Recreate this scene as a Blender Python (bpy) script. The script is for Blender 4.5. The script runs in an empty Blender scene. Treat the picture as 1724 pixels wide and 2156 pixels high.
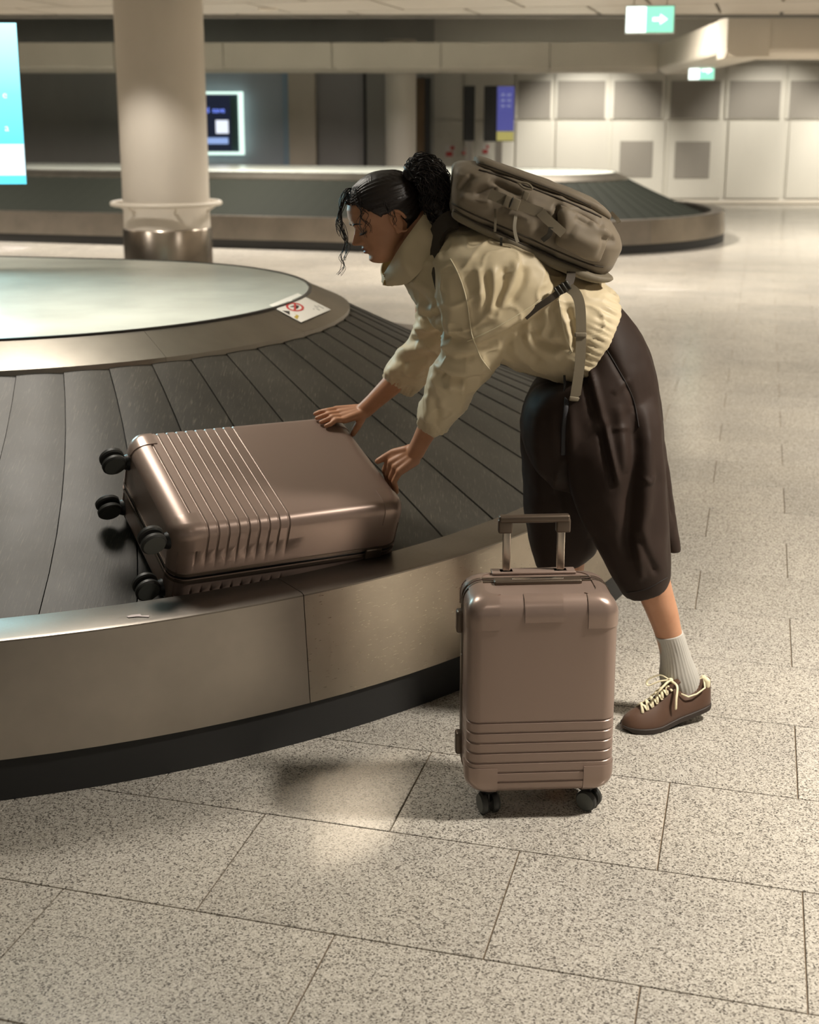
import bpy, math, random
import numpy as np
from mathutils import Vector, Matrix
random.seed(7); np.random.seed(7)
PI = math.pi
scene = bpy.context.scene
COL = scene.collection

# ---------------------------------------------------------------- camera
F_PX, CX, CY, HORIZON, CAM_H = 2720.0, 862.0, 880.0, 248.0, 1.6
PITCH = math.atan((CY - HORIZON) / F_PX)
cam_data = bpy.data.cameras.new('camera')
cam_data.sensor_fit = 'HORIZONTAL'; cam_data.sensor_width = 36.0
cam_data.lens = F_PX / 1724.0 * 36.0
cam_data.shift_y = -(1078.0 - CY) / 1724.0
cam_data.clip_start = 0.05; cam_data.clip_end = 200
cam_data.dof.use_dof = True; cam_data.dof.focus_distance = 3.15; cam_data.dof.aperture_fstop = 5.0
cam = bpy.data.objects.new('camera', cam_data); COL.objects.link(cam)
cam.location = (0, 0, CAM_H); cam.rotation_euler = (PI / 2 - PITCH, 0, 0)
scene.camera = cam

# ---------------------------------------------------------------- world, lights, exposure
world = bpy.data.worlds.new('hall_air'); scene.world = world; world.use_nodes = True
bg = world.node_tree.nodes['Background']
bg.inputs[0].default_value = (1.0, 0.93, 0.83, 1); bg.inputs[1].default_value = 0.145
scene.view_settings.view_transform = 'Standard'; scene.view_settings.look = 'None'
scene.view_settings.gamma = 1.0; scene.view_settings.use_curve_mapping = False
scene.view_settings.exposure = 0.0
scene.cycles.caustics_reflective = False
WARM = (1.0, 0.92, 0.81)
def area(name, loc, size, power, col=WARM, target=None, spread=150, shape='DISK'):
    l = bpy.data.lights.new(name, 'AREA'); l.shape = shape; l.size = size; l.energy = power; l.color = col
    l.spread = math.radians(spread)
    o = bpy.data.objects.new(name, l); COL.objects.link(o); o.location = loc
    if target is not None:
        o.rotation_euler = (Vector(target) - Vector(loc)).to_track_quat('-Z', 'Y').to_euler()
    return o
def spot(name, loc, target, power, angle, blend=.6, col=WARM, radius=.05):
    l = bpy.data.lights.new(name, 'SPOT'); l.energy = power; l.color = col; l.spot_size = math.radians(angle)
    l.spot_blend = blend; l.shadow_soft_size = radius
    o = bpy.data.objects.new(name, l); COL.objects.link(o); o.location = loc
    o.rotation_euler = (Vector(target) - Vector(loc)).to_track_quat('-Z', 'Y').to_euler()
    return o
# recessed ceiling lamps of the hall (ceiling height 2.75 m)
LAMPS = [(2.1, 2.6, .3, 108), (.5, .2, .4, 6), (-1.35, 4.5, .7, 38), (2.9, 6.4, .6, 50), (4.6, 9.6, .6, 75), (2.3, 12.6, .6, 80),
         (-3.4, 6.8, .5, 45), (-5.0, 9.6, .6, 70), (-.2, 13.3, .5, 55), (6.2, 13.4, .6, 85), (-6.4, 13.0, .6, 70), (.4, 9.2, .6, 45), (5.5, 5.6, .6, 45)]
for i, (x, y, s, p) in enumerate(LAMPS):
    area('ceiling_lamp', (x, y, 2.72), s, p, spread=125)
spot('column_lamp', (-2.75, 10.9, 2.73), (-2.75, 10.95, 0), 150, 116, .35)
for x, p in ((-7.0, 300), (-2.4, 330), (2.3, 280), (7.0, 240)):
    area('bay_fill', (x, 17.0, 3.45), .4, p, spread=150)  # added fill, out of sight above the ceiling edge, brightening the back bay
for x, p in ((3.45, 520), (6.9, 330), (8.9, 420)):
    spot('wall_washer', (x, 22.6, 2.9), (x - .1, 24.9, .75), p, 75, .8, (1, .93, .8))

# ---------------------------------------------------------------- helpers
_c, _s = math.cos(PITCH), math.sin(PITCH)
def ray(x, y):
    a = (x - CX) / F_PX; b = (y - CY) / F_PX
    return np.array([a, _c - b * _s, -_s - b * _c])
def at_y(x, y, Y):                       # point of the place seen at pixel x, y that lies Y metres in front
    d = ray(x, y); return np.array([0, 0, CAM_H]) + d * (Y / d[1])
def at_z(x, y, z=0.0):                   # the same at height z
    d = ray(x, y); return np.array([0, 0, CAM_H]) + d * ((z - CAM_H) / d[2])
def proj(P):
    P = np.asarray(P, float) - np.array([0, 0, CAM_H])
    zc = P[..., 1] * _c - P[..., 2] * _s; b = -P[..., 1] * _s - P[..., 2] * _c
    return np.stack([CX + F_PX * P[..., 0] / zc, CY + F_PX * b / zc], -1)

class MB:
    def __init__(self): self.v = []; self.f = []; self.n = 0
    def add(self, v, f):
        v = np.asarray(v, float).reshape(-1, 3)
        self.v.append(v); n = self.n
        self.f += [tuple(int(i) + n for i in q) for q in f]; self.n += len(v); return self
    def grid(self, G, cu=False, cv=False, flip=False):
        G = np.asarray(G, float); nu, nv = G.shape[:2]; f = []
        for i in range(nu if cu else nu - 1):
            for j in range(nv if cv else nv - 1):
                a = i * nv + j; b = ((i + 1) % nu) * nv + j; c = ((i + 1) % nu) * nv + (j + 1) % nv; d = i * nv + (j + 1) % nv
                f.append((a, d, c, b) if flip else (a, b, c, d))
        return self.add(G.reshape(-1, 3), f)
    def loft(self, rings, caps=True):
        R = np.asarray(rings, float); n, m = R.shape[:2]; f = []
        for i in range(n - 1):
            for j in range(m):
                f.append((i * m + j, i * m + (j + 1) % m, (i + 1) * m + (j + 1) % m, (i + 1) * m + j))
        if caps:
            f.append(tuple(range(m - 1, -1, -1))); f.append(tuple((n - 1) * m + j for j in range(m)))
            c0 = R.reshape(-1, 3).mean(0); A = R[:-1] - c0; B = np.roll(A, -1, 1); Cc = R[1:] - c0; Dd = np.roll(Cc, -1, 1)
            vol = (np.cross(A, B) * Dd).sum() + (np.cross(A, Dd) * Cc).sum()
            for q, sg in ((R[0] - c0, -1), (R[-1] - c0, 1)):
                ctr = q.mean(0); vol += sg * (np.cross(np.broadcast_to(ctr, q.shape), q) * np.roll(q, -1, 0)).sum()
            if vol < 0: f = [t[::-1] for t in f]                 # keep the skin facing outwards
        return self.add(R.reshape(-1, 3), f)
    def box(self, c, s, M=None):
        c = np.asarray(c, float); s = np.asarray(s, float) / 2
        v = np.array([(x, y, z) for x in (-1, 1) for y in (-1, 1) for z in (-1, 1)], float) * s
        if M is not None: v = v @ np.asarray(M).T
        return self.add(v + c, [(0, 1, 3, 2), (4, 6, 7, 5), (0, 4, 5, 1), (2, 3, 7, 6), (0, 2, 6, 4), (1, 5, 7, 3)])
    def rbox(self, c, s, r, M=None, seg=3):            # box with rounded edges
        c = np.asarray(c, float); h = np.asarray(s, float) / 2; r = min(r, min(h) * .999)
        n = 4 * seg; th = (np.arange(4 * (seg + 1)))
        rings = []
        cor = [(1, 1), (-1, 1), (-1, -1), (1, -1)]
        def ring(z, k):
            out = []
            for q, (sx, sy) in enumerate(cor):
                for i in range(seg + 1):
                    a = (q + i / seg) * PI / 2
                    out.append((sx * (h[0] - r) + k * r * math.cos(a), sy * (h[1] - r) + k * r * math.sin(a), z))
            return out
        for i in range(seg + 1):
            a = -PI / 2 + i / seg * PI / 2; rings.append(ring(-h[2] + r + r * math.sin(a), math.cos(a) if i else .02))
        for i in range(seg + 1):
            a = i / seg * PI / 2; rings.append(ring(h[2] - r + r * math.sin(a), math.cos(a) if i < seg else .02))
        R = np.array(rings)
        if M is not None: R = R @ np.asarray(M).T
        return self.loft(R + c)
    def cyl(self, p, q, r, r2=None, n=24, bev=0.0):
        p = np.asarray(p, float); q = np.asarray(q, float); r2 = r if r2 is None else r2
        d = q - p; L = np.linalg.norm(d); d = d / L
        a = np.cross(d, (0, 0, 1.0) if abs(d[2]) < .9 else (1.0, 0, 0)); a /= np.linalg.norm(a); b = np.cross(d, a)
        th = np.linspace(0, 2 * PI, n, endpoint=False); ring = np.cos(th)[:, None] * a + np.sin(th)[:, None] * b
        st = [(0, r), (L, r2)] if bev <= 0 else [(0, r - bev), (bev, r), (L - bev, r2), (L, r2 - bev)]
        return self.loft([p + d * t + ring * k for t, k in st])
    def tube(self, pts, rad, n=8, flat=None, up=None, caps=True):
        P = np.asarray(pts, float); k = len(P); rad = np.broadcast_to(np.asarray(rad, float), (k,))
        T = np.gradient(P, axis=0); T /= np.linalg.norm(T, axis=1)[:, None] + 1e-12
        u = np.array(up if up is not None else ((0, 0, 1.0) if abs(T[0][2]) < .9 else (1.0, 0, 0)), float)
        th = np.linspace(0, 2 * PI, n, endpoint=False) + (PI / n if n == 4 else 0); rings = []
        for i in range(k):
            if up is not None: u = np.array(up if np.ndim(up) == 1 else up[i], float)
            u = u - T[i] * (u @ T[i]); u /= np.linalg.norm(u) + 1e-12; w = np.cross(T[i], u)
            fu, fw = (1, 1) if flat is None else flat
            if n == 4:
                cs = np.sign(np.cos(th)); sn = np.sign(np.sin(th))
            else: cs = np.cos(th); sn = np.sin(th)
            rings.append(P[i] + rad[i] * (cs[:, None] * u * fu + sn[:, None] * w * fw))
        return self.loft(rings, caps)
    def capsule(self, p, q, r1, r2, n=20):
        p = np.asarray(p, float); q = np.asarray(q, float); d = q - p; L = np.linalg.norm(d) + 1e-9; d = d / L
        st = [(-r1 * math.cos(a), r1 * math.sin(a)) for a in np.linspace(.15, PI / 2, 5)]
        st += [(L * t, r1 + (r2 - r1) * t) for t in (.25, .5, .75)]
        st += [(L + r2 * math.sin(a), r2 * math.cos(a)) for a in np.linspace(0, PI / 2 - .15, 5)]
        a = np.cross(d, (0, 0, 1.0) if abs(d[2]) < .9 else (1.0, 0, 0)); a /= np.linalg.norm(a); b = np.cross(d, a)
        th = np.linspace(0, 2 * PI, n, endpoint=False); ring = np.cos(th)[:, None] * a + np.sin(th)[:, None] * b
        return self.loft([p + d * t + ring * k for t, k in st])
    def ball(self, c, rad, M=None, n=24):
        rad = np.broadcast_to(np.asarray(rad, float), (3,)); th = np.linspace(0, 2 * PI, n, endpoint=False); rings = []
        for a in np.linspace(.1, PI - .1, n // 2):
            rings.append(np.stack([np.cos(th) * math.sin(a), np.sin(th) * math.sin(a), np.full(n, -math.cos(a))], -1) * rad)
        R = np.array(rings)
        if M is not None: R = R @ np.asarray(M).T
        return self.loft(R + np.asarray(c, float))
    def xf(self, M, t=(0, 0, 0)):
        self.v = [v @ np.asarray(M).T + np.asarray(t, float) for v in self.v]; return self
    def mesh(self, name):
        me = bpy.data.meshes.new(name); V = np.concatenate(self.v) if self.v else np.zeros((0, 3))
        me.from_pydata(V.tolist(), [], self.f); me.update(); return me
    def build(self, name, mat, parent=None, smooth=False, sharp=None, label=None, kind=None):
        return link(name, self.mesh(name), mat, parent, smooth, sharp, label, kind)

def link(name, me, mat, parent=None, smooth=False, sharp=None, label=None, kind=None):
    if mat is not None and not me.materials: me.materials.append(mat)
    o = bpy.data.objects.new(name, me); COL.objects.link(o)
    if parent is not None: o.parent = parent
    if smooth:
        me.shade_smooth()
        if sharp is not None: me.set_sharp_from_angle(angle=math.radians(sharp))
    if label: o['label'] = label
    if kind: o['kind'] = kind
    return o
def empty(name, loc=(0, 0, 0), M=None):
    o = bpy.data.objects.new(name, None); COL.objects.link(o); o.empty_display_size = .05
    if M is None: o.location = loc
    else: o.matrix_world = Matrix.Translation(Vector(loc)) @ Matrix(np.asarray(M).tolist()).to_4x4()
    return o
def tag(o, label, cat, group=None, kind=None):
    o['label'] = label; o['category'] = cat
    if group: o['group'] = group
    if kind: o['kind'] = kind
    return o
def bevel(o, w, seg=2, ang=35):
    m = o.modifiers.new('bevel', 'BEVEL'); m.width = w; m.segments = seg; m.limit_method = 'ANGLE'; m.angle_limit = math.radians(ang); return o
def catmull(P, n=8, closed=False):
    P = np.asarray(P, float); k = len(P); out = []
    for i in range(k if closed else k - 1):
        if closed: a, b, c, d = P[(i - 1) % k], P[i], P[(i + 1) % k], P[(i + 2) % k]
        else: a, b, c, d = P[max(i - 1, 0)], P[i], P[i + 1], P[min(i + 2, k - 1)]
        for t in np.linspace(0, 1, n, endpoint=False):
            out.append(.5 * (2 * b + (c - a) * t + (2 * a - 5 * b + 4 * c - d) * t * t + (3 * b - a - 3 * c + d) * t ** 3))
    if not closed: out.append(P[-1])
    return np.array(out)
def remesh(mb, voxel, smooth_it=6, fac=.5, name='m'):
    me = mb.mesh(name + '_raw'); o = bpy.data.objects.new(name + '_raw', me); COL.objects.link(o)
    r = o.modifiers.new('r', 'REMESH'); r.mode = 'VOXEL'; r.voxel_size = voxel
    if smooth_it:
        s = o.modifiers.new('s', 'SMOOTH'); s.iterations = smooth_it; s.factor = fac
    dg = bpy.context.evaluated_depsgraph_get(); dg.update()
    out = bpy.data.meshes.new_from_object(o.evaluated_get(dg)); out.name = name
    bpy.data.objects.remove(o); bpy.data.meshes.remove(me)
    return out
def vn(me):
    n = len(me.vertices); V = np.empty(n * 3); me.vertices.foreach_get('co', V)
    N = np.empty(n * 3); me.vertex_normals.foreach_get('vector', N)
    return V.reshape(-1, 3), N.reshape(-1, 3)
def setv(me, V): me.vertices.foreach_set('co', np.ascontiguousarray(V, float).ravel()); me.update()
def vnoise(P, seed=0):                                   # smooth value noise, about -1..1
    P = np.asarray(P, float); I = np.floor(P).astype(np.int64); Fr = P - I; Fr = Fr * Fr * (3 - 2 * Fr); out = 0
    for dx in (0, 1):
        for dy in (0, 1):
            for dz in (0, 1):
                h = (I[:, 0] + dx) * 374761393 + (I[:, 1] + dy) * 668265263 + (I[:, 2] + dz) * 2147483647 + seed * 144665
                h = (h ^ (h >> 13)) * 1274126177; h = (h ^ (h >> 16)) & 0xffff
                w = (Fr[:, 0] if dx else 1 - Fr[:, 0]) * (Fr[:, 1] if dy else 1 - Fr[:, 1]) * (Fr[:, 2] if dz else 1 - Fr[:, 2])
                out = out + w * (h / 32767.5 - 1)
    return out
def fold_disp(V, N, folds):
    """cloth folds: each is (points seen on the near side, width, height) laid over the surface that faces them"""
    q = proj(V); view = np.array([0, 0, CAM_H]) - V; view /= np.linalg.norm(view, axis=1)[:, None]
    face = np.clip((N * view).sum(1) * 2.0 + .15, 0, 1); D = np.zeros(len(V))
    for pts, w, h in folds:
        P = catmull(np.array([(a, b, 0) for a, b in pts]), 6)[:, :2]
        d2 = np.full(len(V), 1e9); tt = np.zeros(len(V)); m = len(P) - 1
        box = (q[:, 0] > P[:, 0].min() - 4 * w) & (q[:, 0] < P[:, 0].max() + 4 * w) & (q[:, 1] > P[:, 1].min() - 4 * w) & (q[:, 1] < P[:, 1].max() + 4 * w)
        Q = q[box]; dd = np.full(len(Q), 1e9); ts = np.zeros(len(Q))
        for i in range(m):
            a, b = P[i], P[i + 1]; ab = b - a; t = np.clip(((Q - a) @ ab) / (ab @ ab + 1e-9), 0, 1)
            e = ((Q - a - t[:, None] * ab) ** 2).sum(1); k = e < dd; dd[k] = e[k]; ts[k] = (i + t[k]) / m
        taper = np.clip(np.minimum(ts, 1 - ts) * 5 + .12, 0, 1)
        D[box] += h * taper * np.exp(-dd / (w * w)) * face[box]
    return D

# ---------------------------------------------------------------- materials
def mat(name, col=(.5, .5, .5), rough=.5, metal=0.0, spec=.5, **k):
    m = bpy.data.materials.new(name); m.use_nodes = True; b = m.node_tree.nodes['Principled BSDF']
    b.inputs['Base Color'].default_value = (*col, 1); b.inputs['Roughness'].default_value = rough
    b.inputs['Metallic'].default_value = metal; b.inputs['Specular IOR Level'].default_value = spec
    for kk, v in k.items(): b.inputs[kk].default_value = v
    return m
class NT:
    def __init__(self, m): self.m = m; self.t = m.node_tree; self.b = self.t.nodes['Principled BSDF']
    def n(self, typ, **k):
        x = self.t.nodes.new(typ)
        for a, v in k.items():
            if a in x.inputs: x.inputs[a].default_value = v
            else: setattr(x, a, v)
        return x
    def l(self, a, b): self.t.links.new(a, b)
    def coord(self, scale=(1, 1, 1), kind='Object'):
        c = self.n('ShaderNodeTexCoord'); mp = self.n('ShaderNodeMapping'); mp.inputs['Scale'].default_value = scale
        self.l(c.outputs[kind], mp.inputs[0]); return mp.outputs[0]
    def noise(self, vec, scale=5, detail=3, rough=.5):
        x = self.n('ShaderNodeTexNoise'); x.inputs['Scale'].default_value = scale; x.inputs['Detail'].default_value = detail
        x.inputs['Roughness'].default_value = rough
        if vec is not None: self.l(vec, x.inputs['Vector'])
        return x.outputs['Fac']
    def ramp(self, fac, stops, interp='LINEAR'):
        r = self.n('ShaderNodeValToRGB'); e = r.color_ramp; e.interpolation = interp
        while len(e.elements) < len(stops): e.elements.new(.5)
        for q, (p, c) in zip(e.elements, stops):
            q.position = p; q.color = (*c, 1) if len(c) == 3 else c
        self.l(fac, r.inputs[0]); return r.outputs[0]
    def mapr(self, fac, a, b, lo=0, hi=1):
        r = self.n('ShaderNodeMapRange'); r.inputs[1].default_value = lo; r.inputs[2].default_value = hi
        r.inputs[3].default_value = a; r.inputs[4].default_value = b; self.l(fac, r.inputs[0]); return r.outputs[0]
    def mix(self, fac, a, b, mode='MIX'):
        x = self.n('ShaderNodeMix'); x.data_type = 'RGBA'; x.blend_type = mode
        for v, s in ((fac, x.inputs[0]), (a, x.inputs[6]), (b, x.inputs[7])):
            if hasattr(v, 'links'): self.l(v, s)
            elif np.ndim(v) == 0: s.default_value = v
            else: s.default_value = (*v, 1)
        return x.outputs[2]
    def bump(self, h, strength=.2, dist=.001):
        x = self.n('ShaderNodeBump'); x.inputs['Strength'].default_value = strength; x.inputs['Distance'].default_value = dist
        self.l(h, x.inputs['Height']); self.l(x.outputs[0], self.b.inputs['Normal'])
    def set(self, name, out): self.l(out, self.b.inputs[name])
def emis(name, col, st, base=(0, 0, 0)):
    return mat(name, base, .4, **{'Emission Color': (*col, 1), 'Emission Strength': st})

M = {}
def granite():
    m = mat('granite', (.5, .46, .4), .2, spec=.45); t = NT(m)
    g = t.n('ShaderNodeNewGeometry').outputs['Position']
    sp = t.n('ShaderNodeMapping'); t.l(g, sp.inputs[0])
    v = t.n('ShaderNodeTexVoronoi'); v.inputs['Scale'].default_value = 300; t.l(sp.outputs[0], v.inputs['Vector'])
    sx = t.n('ShaderNodeSeparateColor'); t.l(v.outputs['Color'], sx.inputs[0])
    base = t.ramp(sx.outputs[0], [(0, (.10, .092, .082)), (.13, (.19, .175, .155)), (.27, (.37, .345, .305)), (.55, (.47, .44, .39)), (.8, (.55, .52, .465)), (1, (.62, .59, .54))])
    big = t.noise(sp.outputs[0], 1.6, 3); tone = t.ramp(big, [(.3, (.90, .90, .90)), (.7, (1.06, 1.05, 1.02))])
    oi = t.n('ShaderNodeObjectInfo').outputs['Random']
    tt = t.mapr(oi, .93, 1.05); cmb = t.n('ShaderNodeCombineColor')
    for i in range(3): t.l(tt, cmb.inputs[i])
    c = t.mix(1.0, base, tone, 'MULTIPLY'); c = t.mix(1.0, c, cmb.outputs[0], 'MULTIPLY')
    t.set('Base Color', c); t.set('Roughness', t.mapr(t.noise(sp.outputs[0], 9, 4), .13, .24))
    return m
M['granite'] = granite()
M['grout'] = mat('grout', (.20, .15, .10), .85)
def steel(name, col=(.56, .51, .45), rough=.3, scratch=.1, axis=(3, 3, 90), kind='Object'):
    m = mat(name, col, rough, 1.0); t = NT(m); v = t.coord(axis, kind)
    n1 = t.noise(v, 6, 4, .6); v2 = t.coord((1, 1, 1), kind); n2 = t.noise(v2, 3, 4, .6)
    t.set('Roughness', t.mapr(n1, rough - scratch * .7, rough + scratch)); 
    d = t.ramp(n2, [(.3, tuple(c * .84 for c in col)), (.7, tuple(min(1, c * 1.1) for c in col))]); t.set('Base Color', d)
    t.bump(n1, .12, .0006); return m
M['steel'] = steel('brushed_steel', (.48, .43, .37), .34)
M['steel_worn'] = steel('worn_steel', (.55, .485, .40), .30, .2, (8, 8, 60))
M['steel_lip'] = steel('lip_steel', (.25, .222, .195), .33, .12, (30, 30, 30))
M['steel_band'] = steel('band_steel', (.36, .33, .285), .3, .1, (60, 60, 4))
def rubber(name='rubber_plate', rlo=.38, rhi=.54, spec=.25):
    m = mat(name, (.05, .045, .037), .5, spec=spec); t = NT(m); v = t.coord((1, 1, 1))
    n = t.noise(t.coord((1.2, 1.2, 1.2)), 2.2, 4, .6)
    c = t.ramp(n, [(.3, (.026, .0245, .0205)), (.7, (.046, .042, .034))])
    sc = t.noise(t.coord((90, 6, 6)), 3.2, 5, .65); s2 = t.ramp(sc, [(.56, (0, 0, 0)), (.72, (1, 1, 1))])
    t.set('Base Color', t.mix(t.mapr(s2, 0, .6), c, (.15, .136, .105)))
    t.set('Roughness', t.mapr(n, rlo, rhi)); t.bump(sc, .25, .0008); return m
M['rubber'] = rubber(); M['rubber_far'] = mat('rubber_plate_matte', (.013, .0145, .0115), .72, spec=.07)
M['plinth'] = mat('black_plinth', (.018, .018, .018), .55)
def laminate():
    m = mat('platform_laminate', (.60, .58, .50), .24, spec=.5); t = NT(m)
    n = t.noise(t.coord((1, 1, 1)), 2.5, 5); t.set('Base Color', t.ramp(n, [(.3, (.50, .53, .48)), (.7, (.60, .63, .57))]))  # slight cool tint put into the colour for the screen's cyan light
    t.set('Roughness', t.mapr(n, .18, .3)); return m
M['laminate'] = laminate()
M['black'] = mat('black_plastic', (.012, .012, .012), .4)
M['rimdark'] = mat('dark_rim', (.06, .055, .05), .4, .3)
M['white_paint'] = mat('white_paint', (.70, .65, .57), .5)
def plaster(name, col, rough=.7, amt=.06):
    m = mat(name, col, rough); t = NT(m); n = t.noise(t.coord((1, 1, .4)), 1.8, 5)
    t.set('Base Color', t.ramp(n, [(.3, tuple(c * (1 - amt) for c in col)), (.7, tuple(min(1, c * (1 + amt)) for c in col))])); return m
M['column'] = plaster('column_paint', (.66, .61, .54), .45, .05)
M['ceiling'] = plaster('ceiling_metal', (.50, .455, .395), .5, .04)
M['bulkhead'] = plaster('bulkhead_paint', (.66, .60, .51), .45, .04)
M['dark_void'] = plaster('dark_void', (.26, .25, .23), .8)  # shade of the unlit recess is put into this dark colour
M['grey_wall'] = plaster('grey_wall', (.34, .335, .315), .55)
M['blue_wall'] = plaster('bluegrey_wall', (.42, .47, .54), .4)
M['wall_panel'] = plaster('wall_panel', (.68, .66, .60), .5, .03)
M['wall_dark'] = plaster('perforated_panel', (.30, .28, .25), .6, .05)
M['cream_wall'] = plaster('cream_wall', (.56, .50, .42), .6)
# ================================================================ FLOOR
def struct(o): o['kind'] = 'structure'; return o
fl = MB().add([(-14, -3, -.004), (14, -3, -.004), (14, 28, -.004), (-14, 28, -.004)], [(0, 1, 2, 3)]).build('floor', M['grout']); struct(fl)
fl['label'] = 'speckled grey granite tile floor of the baggage hall'
ang = math.radians(-15.05); EU = np.array([math.cos(ang), math.sin(ang)]); EV = np.array([-math.sin(ang), math.cos(ang)])
ORG = np.array([.753541, 2.1246]) * (1.6 / 1.65); TL, TW = .608, .398
def tile_mesh():
    a, b, e, j = TL / 2 - .0016, TW / 2 - .0016, .0012, .0
    v = [(-a, -b, -.004), (a, -b, -.004), (a, b, -.004), (-a, b, -.004), (-a, -b, -.0010), (a, -b, -.0010), (a, b, -.0010), (-a, b, -.0010),
         (-a + e, -b + e, 0), (a - e, -b + e, 0), (a - e, b - e, 0), (-a + e, b - e, 0)]
    f = [(8, 9, 10, 11)] + [(i, (i + 1) % 4, (i + 1) % 4 + 4, i + 4) for i in range(4)] + [(i + 4, (i + 1) % 4 + 4, (i + 1) % 4 + 8, i + 8) for i in range(4)]
    return np.array(v), f
tv, tf = tile_mesh(); tme = bpy.data.meshes.new('floor_tile'); tme.from_pydata(tv.tolist(), [], tf); tme.materials.append(M['granite'])
spots = []
for v in range(-9, 60):
    for k in range(-30, 30):
        u = 2 * k + (1 if v % 2 else 0)            # joint column parity of this row
        c = ORG + EU * (u * TL / 2 + TL / 2) + EV * (v * TW + TW / 2)
        if not (-13 < c[0] < 13 and -2.5 < c[1] < 27): continue
        p = proj(np.array([c[0], c[1], 0.0])); inview = c[1] > 1.3 and -260 < p[0] < 1990 and p[1] < 2420
        hid = math.hypot(c[0] + 1.702, c[1] - 5.47) < 2.45
        spots.append((0 if inview and not hid else 1, c[1] if inview else 99 + abs(c[1]), c))
spots.sort(key=lambda s: (s[0], s[1]))
rest = MB(); R2 = np.array([[EU[0], EV[0], 0], [EU[1], EV[1], 0], [0, 0, 1]])
for i, (a, b, c) in enumerate(spots):
    if i < 300:
        o = bpy.data.objects.new('floor_tile', tme); COL.objects.link(o); o.parent = fl
        o.location = (c[0], c[1], 0); o.rotation_euler = (0, 0, ang)
    else: rest.add(tv @ R2.T + np.array([c[0], c[1], 0]), tf)
rest.build('floor_tiling', M['granite'], fl, kind='stuff')

# ================================================================ CEILING, BULKHEAD
CZ = 2.75
ce = struct(MB().box((0, 6.5, CZ + .12), (26, 18.4, .16)).build('ceiling', M['dark_void'])); ce['label'] = 'pale metal plank ceiling over the hall'
PU, PV = 1.33, 1.33
for iv in range(-2, 16):
    for iu in range(-10, 12):
        c = np.array([2.37, 13.56]) + EU * (iu * PU + (PU / 2 if iv % 2 else 0)) - EV * (iv * PV - 1.9)
        poly = [c + EU * a_ + EV * b_ for a_, b_ in ((.02, .02), (PU - .02, .02), (PU - .02, PV - .02), (.02, PV - .02))]
        out = []
        for k in range(4):                                        # cut along the straight far edge of the ceiling
            p, q = poly[k], poly[(k + 1) % 4]
            if p[1] <= 15.4: out.append(p)
            if (p[1] <= 15.4) != (q[1] <= 15.4): out.append(p + (q - p) * ((15.4 - p[1]) / (q[1] - p[1])))
        if len(out) < 3 or abs(c[0]) > 11 or c[1] < 8.5: continue
        n = len(out)
        MB().add([(*p, CZ) for p in out] + [(*p, CZ + .03) for p in out], [tuple(range(n - 1, -1, -1)), tuple(range(n, 2 * n))] + [(k, (k + 1) % n, n + (k + 1) % n, n + k) for k in range(n)]).build('ceiling_panel', M['ceiling'], ce)
MB().box((0, 3.0, CZ + .016), (22, 11.4, .03)).build('ceiling_sheet', M['ceiling'], ce)
up = struct(MB().box((0, 21.5, 3.55), (30, 12.4, .1)).build('ceiling_upper', M['dark_void'])); up.name = 'ceiling'
up['label'] = 'dark raised ceiling void behind the plank ceiling'
MB().box((0, 15.55, 3.12), (26, .06, .8)).build('fascia', M['dark_void'], ce)
# bulkhead beam: far run, slanting return, near run
bk = struct(empty('trim_1', (0, 22, 2.3))); bk['label'] = 'cream suspended bulkhead beam crossing under the ceiling'
def bulk(p, q, n, z0=2.33, z1=2.80):
    p = np.array(p, float); q = np.array(q, float); L = np.linalg.norm(q - p); d = (q - p) / L; nn = np.array([d[1], -d[0]])
    prof = [(0, z0 + .10), (.0, z1), (.5, z1), (.5, z0), (.12, z0), (.02, z0 + .06)]
    for i in range(n):
        a = p + d * (L * i / n + .006); b = p + d * (L * (i + 1) / n - .006)
        rings = [[(c[0] - nn[0] * t, c[1] - nn[1] * t, z) for t, z in prof] for c in (a, b)]
        m = MB().loft(rings).build('bulkhead_panel', M['bulkhead'])
        m.parent = bk; m.matrix_parent_inverse = Matrix.Translation(Vector((0, -22, -2.3)))
PX0, PX1 = at_y(1385, 160, 22.0), at_y(1528, 130, 15.8)
bulk((-12, 22.0), (PX0[0], 22.0), 9)
bulk((PX0[0], 22.0), (PX1[0], 15.8), 3, 2.30, 2.75)
bulk((PX1[0], 15.8), (PX1[0] + 5, 15.8), 3, 2.29, 2.75)

# ================================================================ BACK WALLS
def wbox(x0, x1, y0, y1, Y, d=.05, back=True):       # box whose front face is at distance Y and covers that part of the wall
    a = at_y(x0, y1, Y); b = at_y(x1, y0, Y)
    return MB().box(((a[0] + b[0]) / 2, Y + d / 2, (a[2] + b[2]) / 2), (b[0] - a[0], d, b[2] - a[2]))
WY = 24.9
wb = struct(MB().box((6.4, WY + .25, 1.6), (12.4, .3, 4.2)).build('wall_back', M['wall_panel'])); wb['label'] = 'white panelled back wall with dark perforated squares'
xs = [905, 975, 1083, 1166, 1282, 1402, 1525, 1652, 1790]
for i in range(len(xs) - 1):
    for (ya, yb) in ((136, 251), (254, 418)):
        g = bevel(wbox(xs[i] + 1, xs[i + 1] - 1, ya, yb, WY + .05, .05).build('wall_panel', M['wall_panel'], wb), .008)
for (a, b) in ((1090, 1160), (1173, 1275), (1291, 1395), (1410, 1518), (1533, 1645), (1660, 1776)):
    wbox(a, b, 170, 249, WY + .035, .02).build('perforated_panel', M['wall_dark'], wb)
for (a, b, c, d) in ((1303, 1375, 297, 373), (1419, 1496, 298, 375)):
    wbox(a, b, c, d, WY + .035, .02).build('perforated_panel', M['wall_dark'], wb)
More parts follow.
